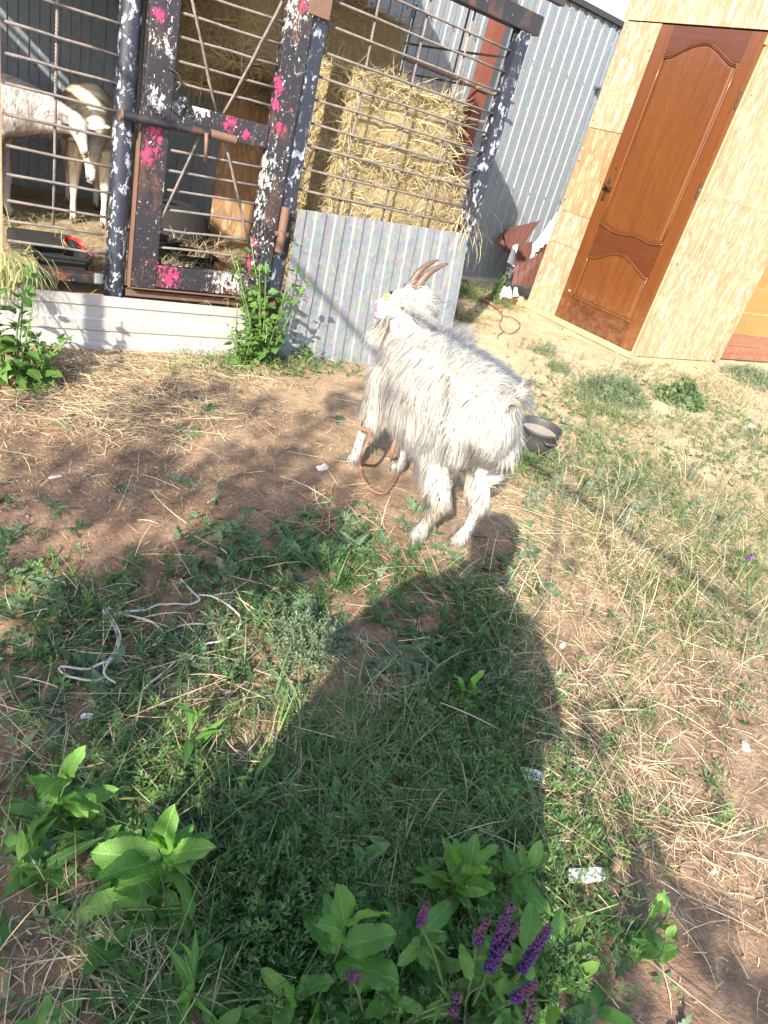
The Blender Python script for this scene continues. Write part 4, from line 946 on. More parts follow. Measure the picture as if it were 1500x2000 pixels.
def bale(label, c, h, n, rz=0.0, m='hay', group='hay bales stacked inside the pen'):
    root = empty('hay_bale', label, 'hay bale', (c[0], c[1], c[2]-h[2]), rz, group)
    k = 16; bm = bmesh.new(); bmesh.ops.create_cube(bm, size=2); bmesh.ops.subdivide_edges(bm, edges=bm.edges[:], cuts=k, use_grid_fill=True)
    V = np.array([v.co[:] for v in bm.verts]); bm.verts.index_update(); F = [tuple(v.index for v in f.verts) for f in bm.faces]; bm.free()
    r = (np.abs(V)**7).sum(1)**(1/7); V = V/np.maximum(r, 1)[:, None]**.8
    V = V*np.array(h); V = V+nrm(V)*(.045*fbm(V*6+np.array(c), 4, 3))[:, None]
    tw = 1-.045*sum(np.exp(-((V[:, 0]-s*h[0]*.42)/.022)**2) for s in (-1, 1)); V[:, 1:] *= tw[:, None]
    V[:, 2] += h[2]
    obj('hay_block', V, F, M['hay_block'], root, True)
    strand_obj('loose_straw', [hay_on_box((0, 0, h[2]), h, n)], m, root)
    mb = MB()
    for s in (-1, 1):
        x = s*h[0]*.42; a, b = h[1]*.97, h[2]*.97; P = [(x, -a, h[2]-b), (x, a, h[2]-b), (x, a, h[2]+b), (x, -a, h[2]+b), (x, -a, h[2]-b)]
        for i in range(4): mb.tube([P[i], P[i+1]], .0022, 5)
    t = mb.build('twine', M['rope'], root); t['kind'] = 'stuff'
    return root
bale('sunlit hay bale at the bottom of the stack behind the low panel', (2.375, 3.46, .44), (.425, .20, .19), 7500)
bale('sunlit hay bale in the middle of the stack behind the rebar mesh', (2.37, 3.47, .80), (.41, .21, .18), 12000)
bale('sunlit hay bale on top of the stack behind the rebar mesh', (2.31, 3.48, 1.16), (.33, .21, .18), 12000)
bale('shaded hay bale hanging high behind the gate, above the chipboard', (2.18, 4.78, 1.30), (.47, .25, .22), 6000)
bale('shaded hay bale uppermost behind the gate under the pen roof', (2.2, 4.72, 1.72), (.50, .26, .20), 5000)
bale('shaded hay bale behind the sunlit stack, standing on end', (2.42, 4.15, .72), (.22, .24, .46), 5000)
bale('shaded hay bale on top of the one standing on end', (2.15, 4.15, 1.45), (.48, .26, .22), 6500)
# unseen bales added on the pen roof to throw the back wall's slanting shadow
for (x, y, w_) in ((2.35, 3.75, 'front right'), (2.35, 4.72, 'rear right'), (1.2, 3.75, 'front left'), (1.2, 4.72, 'rear left')):
    bale('hay bale added unseen on the pen roof to shade the back wall, '+w_, (x, y, 2.25+.03*(y-3.1)), (.55, .46, .28), 2200, group='unseen hay bales added on the pen roof as shadow casters')
# loose hay hanging from the edges and spilling through the mesh
def tuft(name, label, c, n, spread, L, el, m='hay', cat='hay', fall=1.2, az=None):
    P = np.array(c)+rng.normal(0, 1, (n, 3))*np.array(spread); a = rng.uniform(0, 6.28, n) if az is None else rng.normal(az[0], az[1], n)
    V, F = strands(P, a, rng.normal(el, .45, n), rng.uniform(L[0], L[1], n), rng.normal(fall, .5, n), rng.normal(0, .6, n), rng.uniform(.0013, .003, n))
    o = strand_obj(name, [(V, F, np.repeat(rng.random(n), 10))], m); tag(o, label, cat); return o
tuft('hay_heap', 'pale loose hay poking out past the end post above the low panel', (2.76, 3.2, .80), 420, (.05, .06, .06), (.06, .22), .2)
tuft('hay_heap', 'loose hay hanging out over the sill at the left edge of the pen', (.465, 3.10, .335), 520, (.055, .05, .022), (.07, .22), .35, 'hay_green', fall=1.9, az=(-1.1, .9))
tuft('hay_heap', 'sunlit hay strewn behind the gate bottom rail', (1.52, 3.75, .27), 2200, (.16, .22, .02), (.06, .2), .2)
tuft('hay_heap', 'sunlit hay beside the round post in the pen', (.86, 3.6, .26), 800, (.06, .12, .02), (.05, .18), .2)
tuft('hay_heap', 'straw heap at the right edge below the brown boards', G(1465, 790)+np.array([0, 0, .02]), 1500, (.13, .16, .03), (.05, .16), .2, 'straw')
tuft('hay_heap', 'straw heap at the foot of the pale chipboard corner', G(1385, 765)+np.array([0, 0, .015]), 900, (.10, .12, .02), (.05, .14), .2, 'straw')
n = 5200; P = np.stack([rng.uniform(.3, 2.75, n), rng.uniform(3.2, 5.2, n), rng.uniform(.235, .29, n)], -1)
V, F = strands(P, rng.uniform(0, 6.28, n), rng.normal(.12, .2, n), rng.uniform(.06, .22, n), rng.normal(.3, .3, n), rng.normal(0, .6, n), rng.uniform(.0015, .003, n))
o = strand_obj('bedding_straw', [(V, F, np.repeat(rng.random(n), 10))], 'hay_green'); tag(o, 'hay trodden into the floor of the pen', None)
# boards in the pen
b = MB().box((-.155, -.012, 0), (.155, .012, .815), .002).build('chipboard', M['osb2']); b.location = (2.07, 4.62, .245); b.rotation_euler = (0, 0, .03); tag(b, 'tall brown chipboard standing behind the gate with bar shadows on it', 'board')
b = MB().box((-.075, -.012, 0), (.075, .012, .79), .002).build('plank', M['plank_orange']); b.location = (2.125, 3.90, .25); b.rotation_euler = (0, 0, .05); tag(b, 'orange plank just right of the hinge post, in front of dark hay', 'plank')
def trough(label, c, sx, sy, h, rz=0.0, t=.006):
    """open tapered box with a rolled lip"""
    mb = MB(); V = []
    for (k, z, g) in ((.86, 0, 0), (1.0, h, 0), (1.07, h, 0), (1.07, h-.012, 0), (.98, h-.004, 1), (.84, t, 1)):
        r = .85; V += [(sx*k*a, sy*k*b_, z) for a, b_ in ((-1, -r), (-r, -1), (r, -1), (1, -r), (1, r), (r, 1), (-r, 1), (-1, r))]
    def ring(i): return [i*8+q for q in range(8)]
    F = []
    for a, b_ in ((0, 1), ): F += [(ring(a)[q], ring(a)[(q+1) % 8], ring(b_)[(q+1) % 8], ring(b_)[q]) for q in range(8)]
    for a, b_ in ((3, 2), (2, 1)): F += [(ring(a)[q], ring(a)[(q+1) % 8], ring(b_)[(q+1) % 8], ring(b_)[q]) for q in range(8)]
    for a, b_ in ((1, 4), (4, 5)): F += [(ring(a)[q], ring(a)[(q+1) % 8], ring(b_)[(q+1) % 8], ring(b_)[q]) for q in range(8)]
    F += [tuple(ring(0)[::-1]), tuple(ring(5))]
    o = mb.add(V, F).build('feed_trough', M['black']); o.location = c; o.rotation_euler = (0, 0, rz); tag(o, label, 'trough'); return o
trough('black rectangular feed trough on the sill left of the round post', (.725, 3.30, .255), .105, .07, .095, -.05)
trough('black rectangular trough behind the gate bottom rail', (1.46, 3.72, .24), .11, .10, .085, .1)
trough('dark tub leaning behind the black trough in the gate opening', (1.27, 3.80, .245), .10, .12, .12, .5)
mb = MB(); a = np.linspace(0, 1, 10); prof = [(.235, 0), (.245, .02), (.235, .05), (.20, .16), (.16, .19), (.0, .195)]; n = 28
V = [(r*math.cos(2*math.pi*k/n), r*math.sin(2*math.pi*k/n), z) for r, z in prof for k in range(n)]
F = [(i*n+k, i*n+(k+1) % n, (i+1)*n+(k+1) % n, (i+1)*n+k) for i in range(len(prof)-1) for k in range(n)]
o = mb.add(V, F).build('rubber_tub', M['black'], smooth=True); o.location = (1.60, 4.45, .245); tag(o, 'round black rubber tub upside down behind the gate', 'tub')
b = MB().box((-.14, -.08, 0), (.14, .08, .08), .02).build('dark_sack', M['black']); b.location = (.72, 3.66, .25); tag(b, 'dark sack lying behind the feed trough left of the round post', 'sack')
def rind(label, c, L, rz, tilt):
    t = np.linspace(-1, 1, 12); V = []; F = []
    for i, q in enumerate(t):
        w_ = .035*(1-q*q)**.5+.002
        for k, y in enumerate((-1, -.4, .4, 1)): V.append((q*L, y*w_, .02*(q*q)+.012*y*y)); 
        for k, y in enumerate((-1, -.4, .4, 1)): V.append((q*L, y*w_*.95, .02*(q*q)+.012*y*y+.009))
    for i in range(11):
        for k in range(3): F += [(i*8+k, (i+1)*8+k, (i+1)*8+k+1, i*8+k+1), (i*8+4+k, i*8+5+k, (i+1)*8+5+k, (i+1)*8+4+k)]
    root = empty('fruit_rind', label, 'fruit rind', c, rz, 'red rinds thrown into the pen'); root.rotation_euler = (tilt, .1, rz)
    V = np.array(V); obj('rind', V, [f for f in F if f[0] % 8 < 4], M['rind'], root, True); obj('flesh', V, [f for f in F if f[0] % 8 >= 4], M['red'], root, True)
rind('red fruit rind lying on hay in the gate opening', (1.56, 3.86, .275), .10, .1, .7)
rind('small red rind in the corner beside the black trough, under the gate', (1.59, 3.66, .27), .05, .9, .5)
rind('red rind on the hay left of the round post', (.835, 3.62, .30), .055, .4, .8)
rind('orange red rind above the feed trough left of the post', (.85, 3.42, .29), .04, -.5, .9)
# ------------------------------------------------------------------ pot in the yard
pt = empty('cooking_pot', 'sooty black iron pot with a lug handle standing by the goat', 'pot', tuple(G(1038, 878)-np.array([0, 0, .004])), .3)
pt.rotation_euler = (.04, -.07, .3)
def lathe(name, prof, m, parent, n=36):
    V = [(r*math.cos(2*math.pi*k/n), r*math.sin(2*math.pi*k/n), z) for r, z in prof for k in range(n)]
    F = [(i*n+k, i*n+(k+1) % n, (i+1)*n+(k+1) % n, (i+1)*n+k) for i in range(len(prof)-1) for k in range(n)]
    return obj(name, V, F, M[m], parent, True)
lathe('bowl', [(.0, .0), (.05, .002), (.078, .014), (.093, .045), (.098, .09), (.1, .122), (.106, .128), (.106, .134), (.099, .136), (.094, .128), (.092, .09), (.086, .05), (.07, .02), (0, .012)], 'pot', pt)
lathe('water', [(0, .098), (.05, .0985), (.0925, .098)], 'dustwater', pt)
for a in (2.9+1.35, 2.9+1.35+math.pi):
    mb = MB(); d0 = np.array([math.cos(a), math.sin(a), 0]); l0 = np.array([-math.sin(a), math.cos(a), 0])
    mb.tube(curve([d0*.094-l0*.034+np.array([0, 0, .104]), d0*.116-l0*.028+np.array([0, 0, .102]), d0*.122+np.array([0, 0, .102]), d0*.116+l0*.028+np.array([0, 0, .102]), d0*.094+l0*.034+np.array([0, 0, .104])], 16), .0065, 8); mb.build('lug_handle', M['pot'], pt, smooth=True)
# ------------------------------------------------------------------ rope, strap, hose, wire
def on_ground(pts, lift=.004, n=60):
    P = curve([G(*p) for p in pts], n); P[:, 2] = zg(P[:, 0], P[:, 1])+lift+.012*np.abs(fbm(P*14, 2, 4)); return P
z = lambda L: [(x/2.5, 950+y/2.5) for x, y in L]
mb = MB()
for L in ([(515, 620), (560, 700), (585, 770), (560, 850), (510, 930), (515, 960), (562, 1002)], [(518, 900), (400, 925), (290, 922), (330, 965), (420, 985), (512, 962)], [(500, 630), (540, 690), (572, 770), (548, 850), (520, 900)],
          [(520, 620), (600, 640), (700, 635), (790, 605), (900, 605), (965, 592), (958, 560), (900, 510), (878, 482)], [(530, 625), (640, 660), (730, 690), (785, 735), (800, 762), (745, 805), (788, 752), (870, 712), (960, 700), (1055, 692)],
          [(965, 555), (1030, 570), (1100, 600), (1165, 660), (1160, 720), (1110, 770), (940, 820), (860, 880), (790, 940), (700, 1025)]):
    mb.tube(on_ground(z(L), .016), .0026, 7)
for p in ((560, 1000), (880, 485), (1055, 692), (745, 805)):
    b = G(p[0]/2.5, 950+p[1]/2.5)
    for _ in range(9): mb.tube([b+np.array([0, 0, .006]), b+np.append(rng.normal(0, .012, 2), rng.uniform(.004, .014))], [.0016, .0008], 4)
o = mb.build('rope', M['rope'], smooth=True); tag(o, 'tangled off-white rope lying in the weeds at the left of the yard', 'rope')
zz = lambda L: [(640+x/3.571, 860+y/3.571) for x, y in L]
P = [gw(.46, -.10, .34), gw(.50, -.13, .20), PY(722, 845, 1.80), PY(708, 885, 1.75)]+[G(*p)+np.array([0, 0, .012]) for p in zz([(225, 190), (245, 290), (310, 365), (380, 388), (430, 340), (490, 240)])]+[G(787, 902)+np.array([0, 0, .03]), gw(.40, -.02, .12), gw(.42, .0, .30)]
mb = MB(); mb.tube(curve(P, 70), .0085, 8, flat=.42, side=(0.2, -.6, .8)); o = mb.build('strap', M['hose'], smooth=True); tag(o, 'brown strap looping from under the goat onto the sand by its front feet', 'strap')
P = [PY(722, 770, 1.99), PY(716, 800, 1.96), G(715, 822)+np.array([0, 0, .02])]
mb = MB(); mb.tube(curve(P, 16), .007, 8); o = mb.build('cord', M['hose'], smooth=True); tag(o, 'short brown cord end behind the goat front legs', 'cord')
mb = MB(); mb.tube(on_ground([(880, 540), (893, 549), (908, 553), (922, 568), (932, 584), (946, 592), (962, 600), (978, 612)], .018, 40), .013, 8); o = mb.build('hose', M['hose'], smooth=True); tag(o, 'brown hose snaking out from behind the low panel across the sand', 'hose')
mb = MB(); mb.tube(on_ground([(978, 612), (982, 620), (998, 622), (1012, 632), (1014, 642), (1004, 652), (990, 654), (980, 648), (975, 635), (980, 622)], .012, 44), .004, 6)
mb.tube(on_ground([(984, 650), (974, 656), (970, 664)], .012, 10), .0035, 6); o = mb.build('twig', M['hose'], smooth=True); tag(o, 'thin brown twig curled in a loop on the sand before the shed door', 'twig')
def wire(label, pts, r=.0013):
    mb = MB(); mb.tube(curve(pts, 30), r, 5); o = mb.build('wire', M['steel_dark'], smooth=True); tag(o, label, 'wire')
wire('bent wire tied at the upper left corner of the low panel', [PY(548, 450, 3.06), PY(562, 462, 3.04), PY(578, 470, 3.05), PY(570, 460, 3.03), PY(560, 455, 3.05), PY(582, 478, 3.04), PY(592, 482, 3.05)])
wire('thin wire twisted at the right edge of the low panel', [PY(851, 600, 3.03), PY(858, 588, 3.01), PY(866, 592, 3.02), PY(874, 590, 3.03), PY(882, 586, 3.04)])
wire('thin wire knot below the round post on the whitish sheet', [PY(207, 560, 3.05), PY(216, 567, 3.03), PY(224, 572, 3.04), PY(231, 574, 3.05)], .0022)
# ------------------------------------------------------------------ small litter
def chip(name, label, cat, px, py, dims, m, rz=0.0, tilt=(.1, .1), bev=.004, jag=.25, lift=0.0):
    bm = bmesh.new(); bmesh.ops.create_cube(bm, size=2); bmesh.ops.subdivide_edges(bm, edges=bm.edges[:], cuts=3, use_grid_fill=True)
    V = np.array([v.co[:] for v in bm.verts]); bm.verts.index_update(); F = [tuple(v.index for v in f.verts) for f in bm.faces]; bm.free()
    r = (np.abs(V)**5).sum(1)**.2; V = V/r[:, None]**.7; V = V*(1+jag*fbm(V*1.3+px, 2, py)[:, None])*np.array(dims)/2
    o = obj(name, V, F, M[m]); p = G(px, py); o.location = p+np.array([0, 0, dims[2]*.15+lift]); o.rotation_euler = (tilt[0], tilt[1], rz); tag(o, label, cat)
chip('stone', 'flat pale stone chip at the edge of the big shadow on the dry grass', 'stone', 1036, 1522, (.052, .030, .014), 'pale_scrap', -.5, lift=.010)
chip('wood_chip', 'long pinkish white wood offcut lying in the grass near the bottom right', 'wood offcut', 1143, 1716, (.085, .027, .016), 'pale_scrap', -.35, lift=.010)
chip('stone', 'small orange brown stone beside the pinkish wood offcut', 'stone', 1200, 1690, (.032, .022, .016), 'timber', .4)
chip('stone', 'half buried brown stone at the bottom right of the yard', 'stone', 1340, 1700, (.03, .025, .008), 'clod', .2)
chip('plastic_scrap', 'crumpled white plastic scrap on the sand left of the goat front hoof', 'litter', 632, 914, (.055, .03, .012), 'pale_scrap', .5, jag=.8)
chip('plastic_scrap', 'thin white scrap on the bare earth at the far left', 'litter', 108, 932, (.04, .008, .006), 'pale_scrap', .3)
chip('stone', 'white stone on the weeds near the right edge by the straw heap', 'stone', 1468, 833, (.07, .04, .02), 'pale_scrap', .2)
chip('stone', 'pale bone like stone among weeds left of the rope', 'stone', 170, 1400, (.022, .013, .008), 'pale_scrap', -.4)
chip('stone', 'small white stone on the sand right of the big shadow', 'stone', 1098, 1262, (.022, .012, .008), 'pale_scrap', .3)
chip('stone', 'small round pebble on the bare soil near the right edge', 'stone', 1393, 1703, (.011, .010, .008), 'pale_scrap')
chip('litter', 'light scrap in dry grass at the right near the purple flower', 'litter', 1455, 1460, (.03, .02, .01), 'pale_scrap', .6)
chip('bark_piece', 'brown bark piece under the weeds left of the dark soil', 'bark', 40, 745, (.10, .07, .04), 'timber', .4)
# ------------------------------------------------------------------ leaves
def leaf_arrays(L, W, shape='ovate', fold=.25, droop=.5, teeth=0, lobe=0.0, nl=8, wav=.0, c=(-1, -.5, 0, .5, 1)):
    t = np.linspace(0, 1, nl*(2 if (teeth or lobe) else 1)+1); n = len(t)
    if shape == 'ovate': w_ = np.interp(t, [0, .06, .16, .34, .55, .75, .88, .96, 1.0], [.10, .40, .82, 1.0, .97, .80, .56, .30, .04])
    elif shape == 'lance': w_ = np.sin(np.pi*t**.7)**1.0
    elif shape == 'goose': w_ = np.interp(t, [0, .08, .30, .45, .7, 1.0], [.05, .5, 1.0, .78, .48, .02])
    else: w_ = np.sin(np.pi*t**.6)**.7
    w_ = np.clip(w_, .03, None); alt = (np.arange(n) % 2)
    if teeth: w_ = w_*(1-teeth*alt)
    if lobe: w_ = w_*(1-lobe*alt)
    V = []; y = t*L; z = -droop*L*t*t*.5+.10*L*t; nc = len(c)
    for i in range(n):
        sh = (.06*L*(1-alt[i]) if lobe else 0)
        for k in c:
            zz = fold*abs(k)*w_[i]*W*.5*(1-.3*k*k)+wav*W*(math.sin(11*t[i]+k*2)*abs(k)+.5*math.sin(23*t[i]+5*k))
            V.append((k*w_[i]*W/2, y[i]+sh*abs(k), z[i]+zz))
    F = np.array([(i*nc+k, i*nc+k+1, (i+1)*nc+k+1, (i+1)*nc+k) for i in range(n-1) for k in range(nc-1)])
    return np.array(V), F
def leaf_mesh(name, m='leaf_sage', **k): return mesh(name, *leaf_arrays(**k), M[m], True)
def leaf_set(name, m, specs): return [leaf_mesh('leaf', m=m, **s) for s in specs]
SAGE = leaf_set('sage', 'leaf_sage', [dict(L=1, W=w_, fold=f, droop=d, teeth=.07, nl=10, wav=.085) for w_, f, d in ((.52, .30, .45), (.46, .22, .8), (.56, .38, .25), (.48, .15, 1.1), (.42, .45, .6))])
LANCE = leaf_set('lance', 'leaf_sage', [dict(L=1, W=w_, shape='lance', fold=f, droop=d, wav=.03) for w_, f, d in ((.22, .3, .6), (.18, .4, .9), (.26, .2, .4))])
GOOSE = leaf_set('goose', 'leaf_goose', [dict(L=1, W=w_, shape='goose', fold=f, droop=d, teeth=.16, nl=4) for w_, f, d in ((.95, .2, .5), (.8, .35, .8), (1.05, .1, .3))])
LOBED = leaf_set('lobed', 'leaf_blue', [dict(L=1, W=w_, shape='lobe', fold=f, droop=d, lobe=.52, nl=5) for w_, f, d in ((.5, .2, .7), (.42, .3, 1.0), (.56, .12, .4))])
def add_leaf(root, variants, p, az, el, L, roll=0.0, name='leaf'):
    o = link(name, variants[rng.integers(len(variants))], root)
    mt = rotz(np.array(az-math.pi/2))@rotx(np.array(el))@roty(np.array(roll))*L
    o.matrix_basis = Matrix([[*mt[0], p[0]], [*mt[1], p[1]], [*mt[2], p[2]], [0, 0, 0, 1]]); return o
def plant(name, label, cat, px, py, n, Lr, variants, h, spread=.5, el=(.2, .9), group=None, stems=1, stem_r=.0025, base=None, az0=None):
    b = G(px, py) if base is None else np.array(base); root = empty(name, label, cat, tuple(b), 0, group)
    tips = []; sm = MB()
    for s in range(stems):
        a = rng.uniform(0, 6.28) if stems > 1 else 0; r = spread*h*rng.uniform(.15, .6) if stems > 1 else .03*h
        tip = np.array([math.cos(a)*r, math.sin(a)*r, h*rng.uniform(.75 if stems < 5 else .5, 1.1)]); st = np.array([math.cos(a), math.sin(a), 0])*.015*(stems > 1)
        P = curve([st+np.array([0, 0, -.01]), st*.5+tip*.45+rng.normal(0, .01, 3)*[1, 1, 0], tip], 10); sm.tube(P, np.linspace(stem_r, stem_r*.45, len(P)), 6); tips.append(P)
    sm.build('stem', M['stem'], root, smooth=True)
    for i in range(n):
        P = tips[i % stems]; t = (i//stems+.5)/max(1, n//stems); t = min(1, t); k = P[min(len(P)-1, int(t*(len(P)-1)))]
        L = rng.uniform(*Lr)*(1.0-.35*t); az = i*2.4+rng.normal(0, .6)+(0 if az0 is None else az0); e = el[0]+(el[1]-el[0])*t+rng.normal(0, .3)
        k = k+np.array([math.cos(az)*math.cos(e), math.sin(az)*math.cos(e), math.sin(e)])*L*(.45 if stems >= 4 else .05); add_leaf(root, variants, k, az, e-(.35 if stems >= 4 else 0), L*rng.uniform(.75, 1.05), rng.normal(0, .5))
    return root
SG = 'sage plants with broad wrinkled leaves'
plant('sage_plant', 'big bright green sage rosette with broad crinkled leaves in a sun fleck, bottom left', 'sage plant', 296, 1745, 26, (.10, .155), SAGE, .12, el=(-.05, 1.0), group=SG)
plant('sage_plant', 'sage plant with a holed leaf near the left edge, above the big rosette', 'sage plant', 128, 1600, 14, (.08, .125), SAGE, .11, el=(.05, 1.1), group=SG)
plant('sage_plant', 'large leaved dark sage plant at the bottom centre left of the purple spikes', 'sage plant', 640, 1885, 15, (.095, .155), SAGE, .13, el=(.0, 1.0), group=SG)
plant('sage_plant', 'dense clump of sage leaves above the purple spikes in the shadow', 'sage plant', 880, 1735, 30, (.07, .115), SAGE, .13, el=(.05, 1.0), group=SG, stems=3, spread=.9)
plant('sage_plant', 'sage clump beside the pale wood offcut edge of the shadow', 'sage plant', 985, 1735, 18, (.06, .10), SAGE, .12, el=(.05, 1.0), group=SG, stems=2, spread=.9)
plant('sage_plant', 'upright sage sprig with small light leaves at the lower right', 'sage plant', 1235, 1845, 24, (.045, .07), SAGE, .12, el=(.1, .9), group=SG, stems=3, spread=.8)
plant('sage_plant', 'small sage rosette alone in the middle of the shadow', 'sage plant', 905, 1385, 9, (.07, .10), SAGE, .075, el=(.15, 1.2), group=SG)
plant('sage_plant', 'sage rosette with narrow leaves below the big rosette', 'sage plant', 345, 1935, 10, (.06, .10), LANCE, .09, el=(.3, 1.2), group=SG)
plant('sage_plant', 'long leaved sage sprig at the left edge beside the big rosette', 'sage plant', 65, 1705, 6, (.07, .11), LANCE, .08, el=(.5, 1.2), group=SG)
plant('sage_plant', 'low sage leaves under the big leaved plant at the bottom edge', 'sage plant', 560, 1985, 8, (.06, .10), SAGE, .06, el=(.0, .9), group=SG)
plant('sage_plant', 'single sage sprig on the sunny edge right of the shadow', 'sage plant', 1050, 1405, 4, (.04, .065), LANCE, .03, el=(.1, .5), group=SG)
plant('sage_plant', 'sage leaves between the clump and the bottom purple spikes', 'sage plant', 800, 1870, 11, (.06, .11), SAGE, .09, el=(.0, .9), group=SG)
# flowering sage: leaves and purple spikes
fs = plant('flowering_sage', 'flowering sage with purple spikes at the bottom right of centre', 'sage plant', 925, 1975, 22, (.06, .115), SAGE, .15, el=(.05, .8), stems=4, spread=1.0)
fb = np.array(fs.location)
def spike(root, tip, L, seed, hue=.5, r0=.0085):
    """whorls of small two lipped florets on a square stem"""
    tip = np.array(tip); b0 = tip-np.array([rng.normal(0, .008), rng.normal(0, .008), L]); n = int(L/.0042)*7
    t = np.repeat(np.linspace(0, 1, n//7), 7); a = rng.uniform(0, 6.28, len(t)); rr = r0*(1-.75*t**1.6)+.0015
    fl = np.array([[0, 0, 0], [.0026, .004, .0012], [0, .0085, .0030], [-.0026, .004, .0012], [0, .006, -.0022]])
    Ff = np.array([[0, 1, 2], [0, 2, 3], [0, 4, 1], [0, 3, 4], [1, 4, 2], [3, 2, 4]])
    P = b0+(tip-b0)*t[:, None]; A = rotz(a)@rotx(rng.uniform(.1, .9, len(t)))*(.55+rr/r0*.7)[:, None, None]
    V, F, r = scatter(fl, Ff, A, P, np.clip(hue+.5*(t-.4)+rng.normal(0, .12, len(t)), 0, 1))
    o = obj('flower_spike', V, F, M['flower'], root, attr=r); return b0
def spikes(root, L):
    b = np.array(root.location); st = MB()
    for (px, py, h, ln, hue) in L:
        d = ray(px, py); q = CAM+d*((h-CAMH)/d[2]); q0 = spike(root, q-b, ln, 1, hue)
        foot = np.array([(q0[0])*.35, (q0[1])*.35, .0]); P = curve([foot, foot*.4+q0*.6+np.array([0, 0, .01]), q0, q-b], 12); st.tube(P, np.linspace(.0028, .0012, len(P)), 6)
        for k in range(3):
            add_leaf(root, LANCE, P[3+2*k], rng.uniform(0, 6.28), .6, rng.uniform(.025, .045))
    st.build('flower_stem', M['stem'], root, smooth=True)
spikes(fs, [(832, 1768, .20, .055, .75), (950, 1800, .20, .06, .7), (998, 1768, .26, .10, .55), (1012, 1810, .23, .085, .55), (1072, 1812, .25, .11, .4), (1046, 1922, .20, .07, .7), (985, 1850, .2, .07, .35), (1042, 1950, .16, .03, .9)])
f2 = plant('flowering_sage', 'small flowering sage with a single bud spike at the bottom edge', 'sage plant', 740, 1990, 8, (.05, .085), SAGE, .09, el=(.1, .9))
spikes(f2, [(698, 1908, .14, .035, .75), (888, 1975, .12, .03, .8), (895, 1945, .13, .02, .9)])
f3 = plant('flowering_sage', 'lone sage stem with a violet flower head in the dry grass at the right edge', 'sage plant', 1440, 1135, 6, (.03, .06), LANCE, .10, el=(.2, 1.0))
spikes(f3, [(1474, 1082, .16, .035, .1)])
# goosefoot weeds against the pen
def goose(label, px, py, stems, h, n, Lr, spread, base=None):
    return plant('goosefoot_weed', label, 'weed', px, py, n, Lr, GOOSE, h, spread=spread, el=(.15, .8), group='leafy goosefoot weeds against the pen', stems=stems, stem_r=.005, base=base)
goose('tall leafy weed growing at the left edge in front of the whitish sheet', 22, 752, 10, .42, 240, (.05, .09), .9)
goose('lower leafy weed at the left edge under the hay', 75, 752, 4, .20, 60, (.035, .06), .8)
goose('tall leafy weed growing at the gate hinge corner between the two sheets', 506, 690, 11, .54, 400, (.04, .075), .75, (1.58, 2.97, 0))
goose('leafy weed leaning over the end of the whitish sheet beside the gate corner', 470, 690, 6, .30, 130, (.035, .065), .9, (1.47, 2.95, 0))
goose('short leafy weed right of the gate corner along the low panel', 585, 702, 5, .15, 80, (.025, .05), 1.6)
goose('small weed sprouting at the foot of the low panel beside the goat', 700, 698, 4, .12, 40, (.02, .035), 1.2)
goose('bushy green weed behind the goat under the corrugated wall', 962, 585, 6, .24, 80, (.03, .05), .8)
# lobed bluish weeds
for (px, py, n, L, lab) in ((690, 1085, 11, .085, 'largest lobed bluish weed on the trampled earth left of the goat hind hooves'), (600, 1015, 9, .075, 'lobed bluish weed on the earth between the strap and the rope'),
        (425, 945, 7, .05, 'small lobed weed alone on the bare sand in front of the gate'), (105, 1000, 7, .055, 'lobed weed on the bare earth at the far left'), (1075, 890, 8, .06, 'lobed weed growing beside the black pot'),
        (990, 1110, 6, .055, 'bluish lobed weed on the rim of the shadow right of the hind hooves'), (560, 1205, 11, .085, 'lobed weed lit by a sun fleck right of the rope'), (1085, 1430, 5, .05, 'small lobed weed on the sunny edge of the shadow below the dry grass'),
        (740, 1215, 11, .08, 'lobed weed lying at the tip of the sunlit band below the hooves'), (30, 1130, 8, .06, 'lobed weed at the left edge above the rope')):
    plant('lobed_weed', lab, 'weed', px, py, n, (L*.75, L*1.2), LOBED, L*.5, el=(.0, .7), group='low weeds with lobed leaves')
plant('narrow_weed', 'spiky weed with long narrow leaves right of the rope end', 'weed', 375, 1470, 16, (.07, .12), LANCE, .13, el=(.1, 1.0))
plant('narrow_weed', 'pale green narrow leaved sprig near the bottom left', 'weed', 500, 1530, 7, (.05, .08), LANCE, .06, el=(.1, .9))
# ------------------------------------------------------------------ ground cover, laid out by how the yard is overgrown
def field(px, py, blobs, base=0.0):
    o = np.full(px.shape, base)
    for (cx, cy, rx, ry, wt) in blobs: o = np.maximum(o, wt*np.exp(-(((px-cx)/rx)**2+((py-cy)/ry)**2)**1.3))
    return o
BARE = [(180, 1045, 190, 80, .95), (80, 905, 140, 80, .85), (560, 905, 260, 110, .9), (330, 1185, 60, 36, .8), (255, 1245, 50, 30, .7), (700, 760, 120, 60, .8), (730, 930, 80, 70, .95), (600, 1130, 40, 25, .6), (640, 1310, 45, 30, .7), (1340, 1830, 120, 150, .7), (1180, 640, 200, 50, .9), (520, 1030, 40, 40, .8), (370, 1330, 40, 30, .7), (1110, 1250, 60, 90, .8), (1036, 1522, 26, 20, 1.0), (1143, 1716, 32, 40, 1.0), (940, 1065, 60, 50, .8), (1420, 1420, 100, 90, .15)]
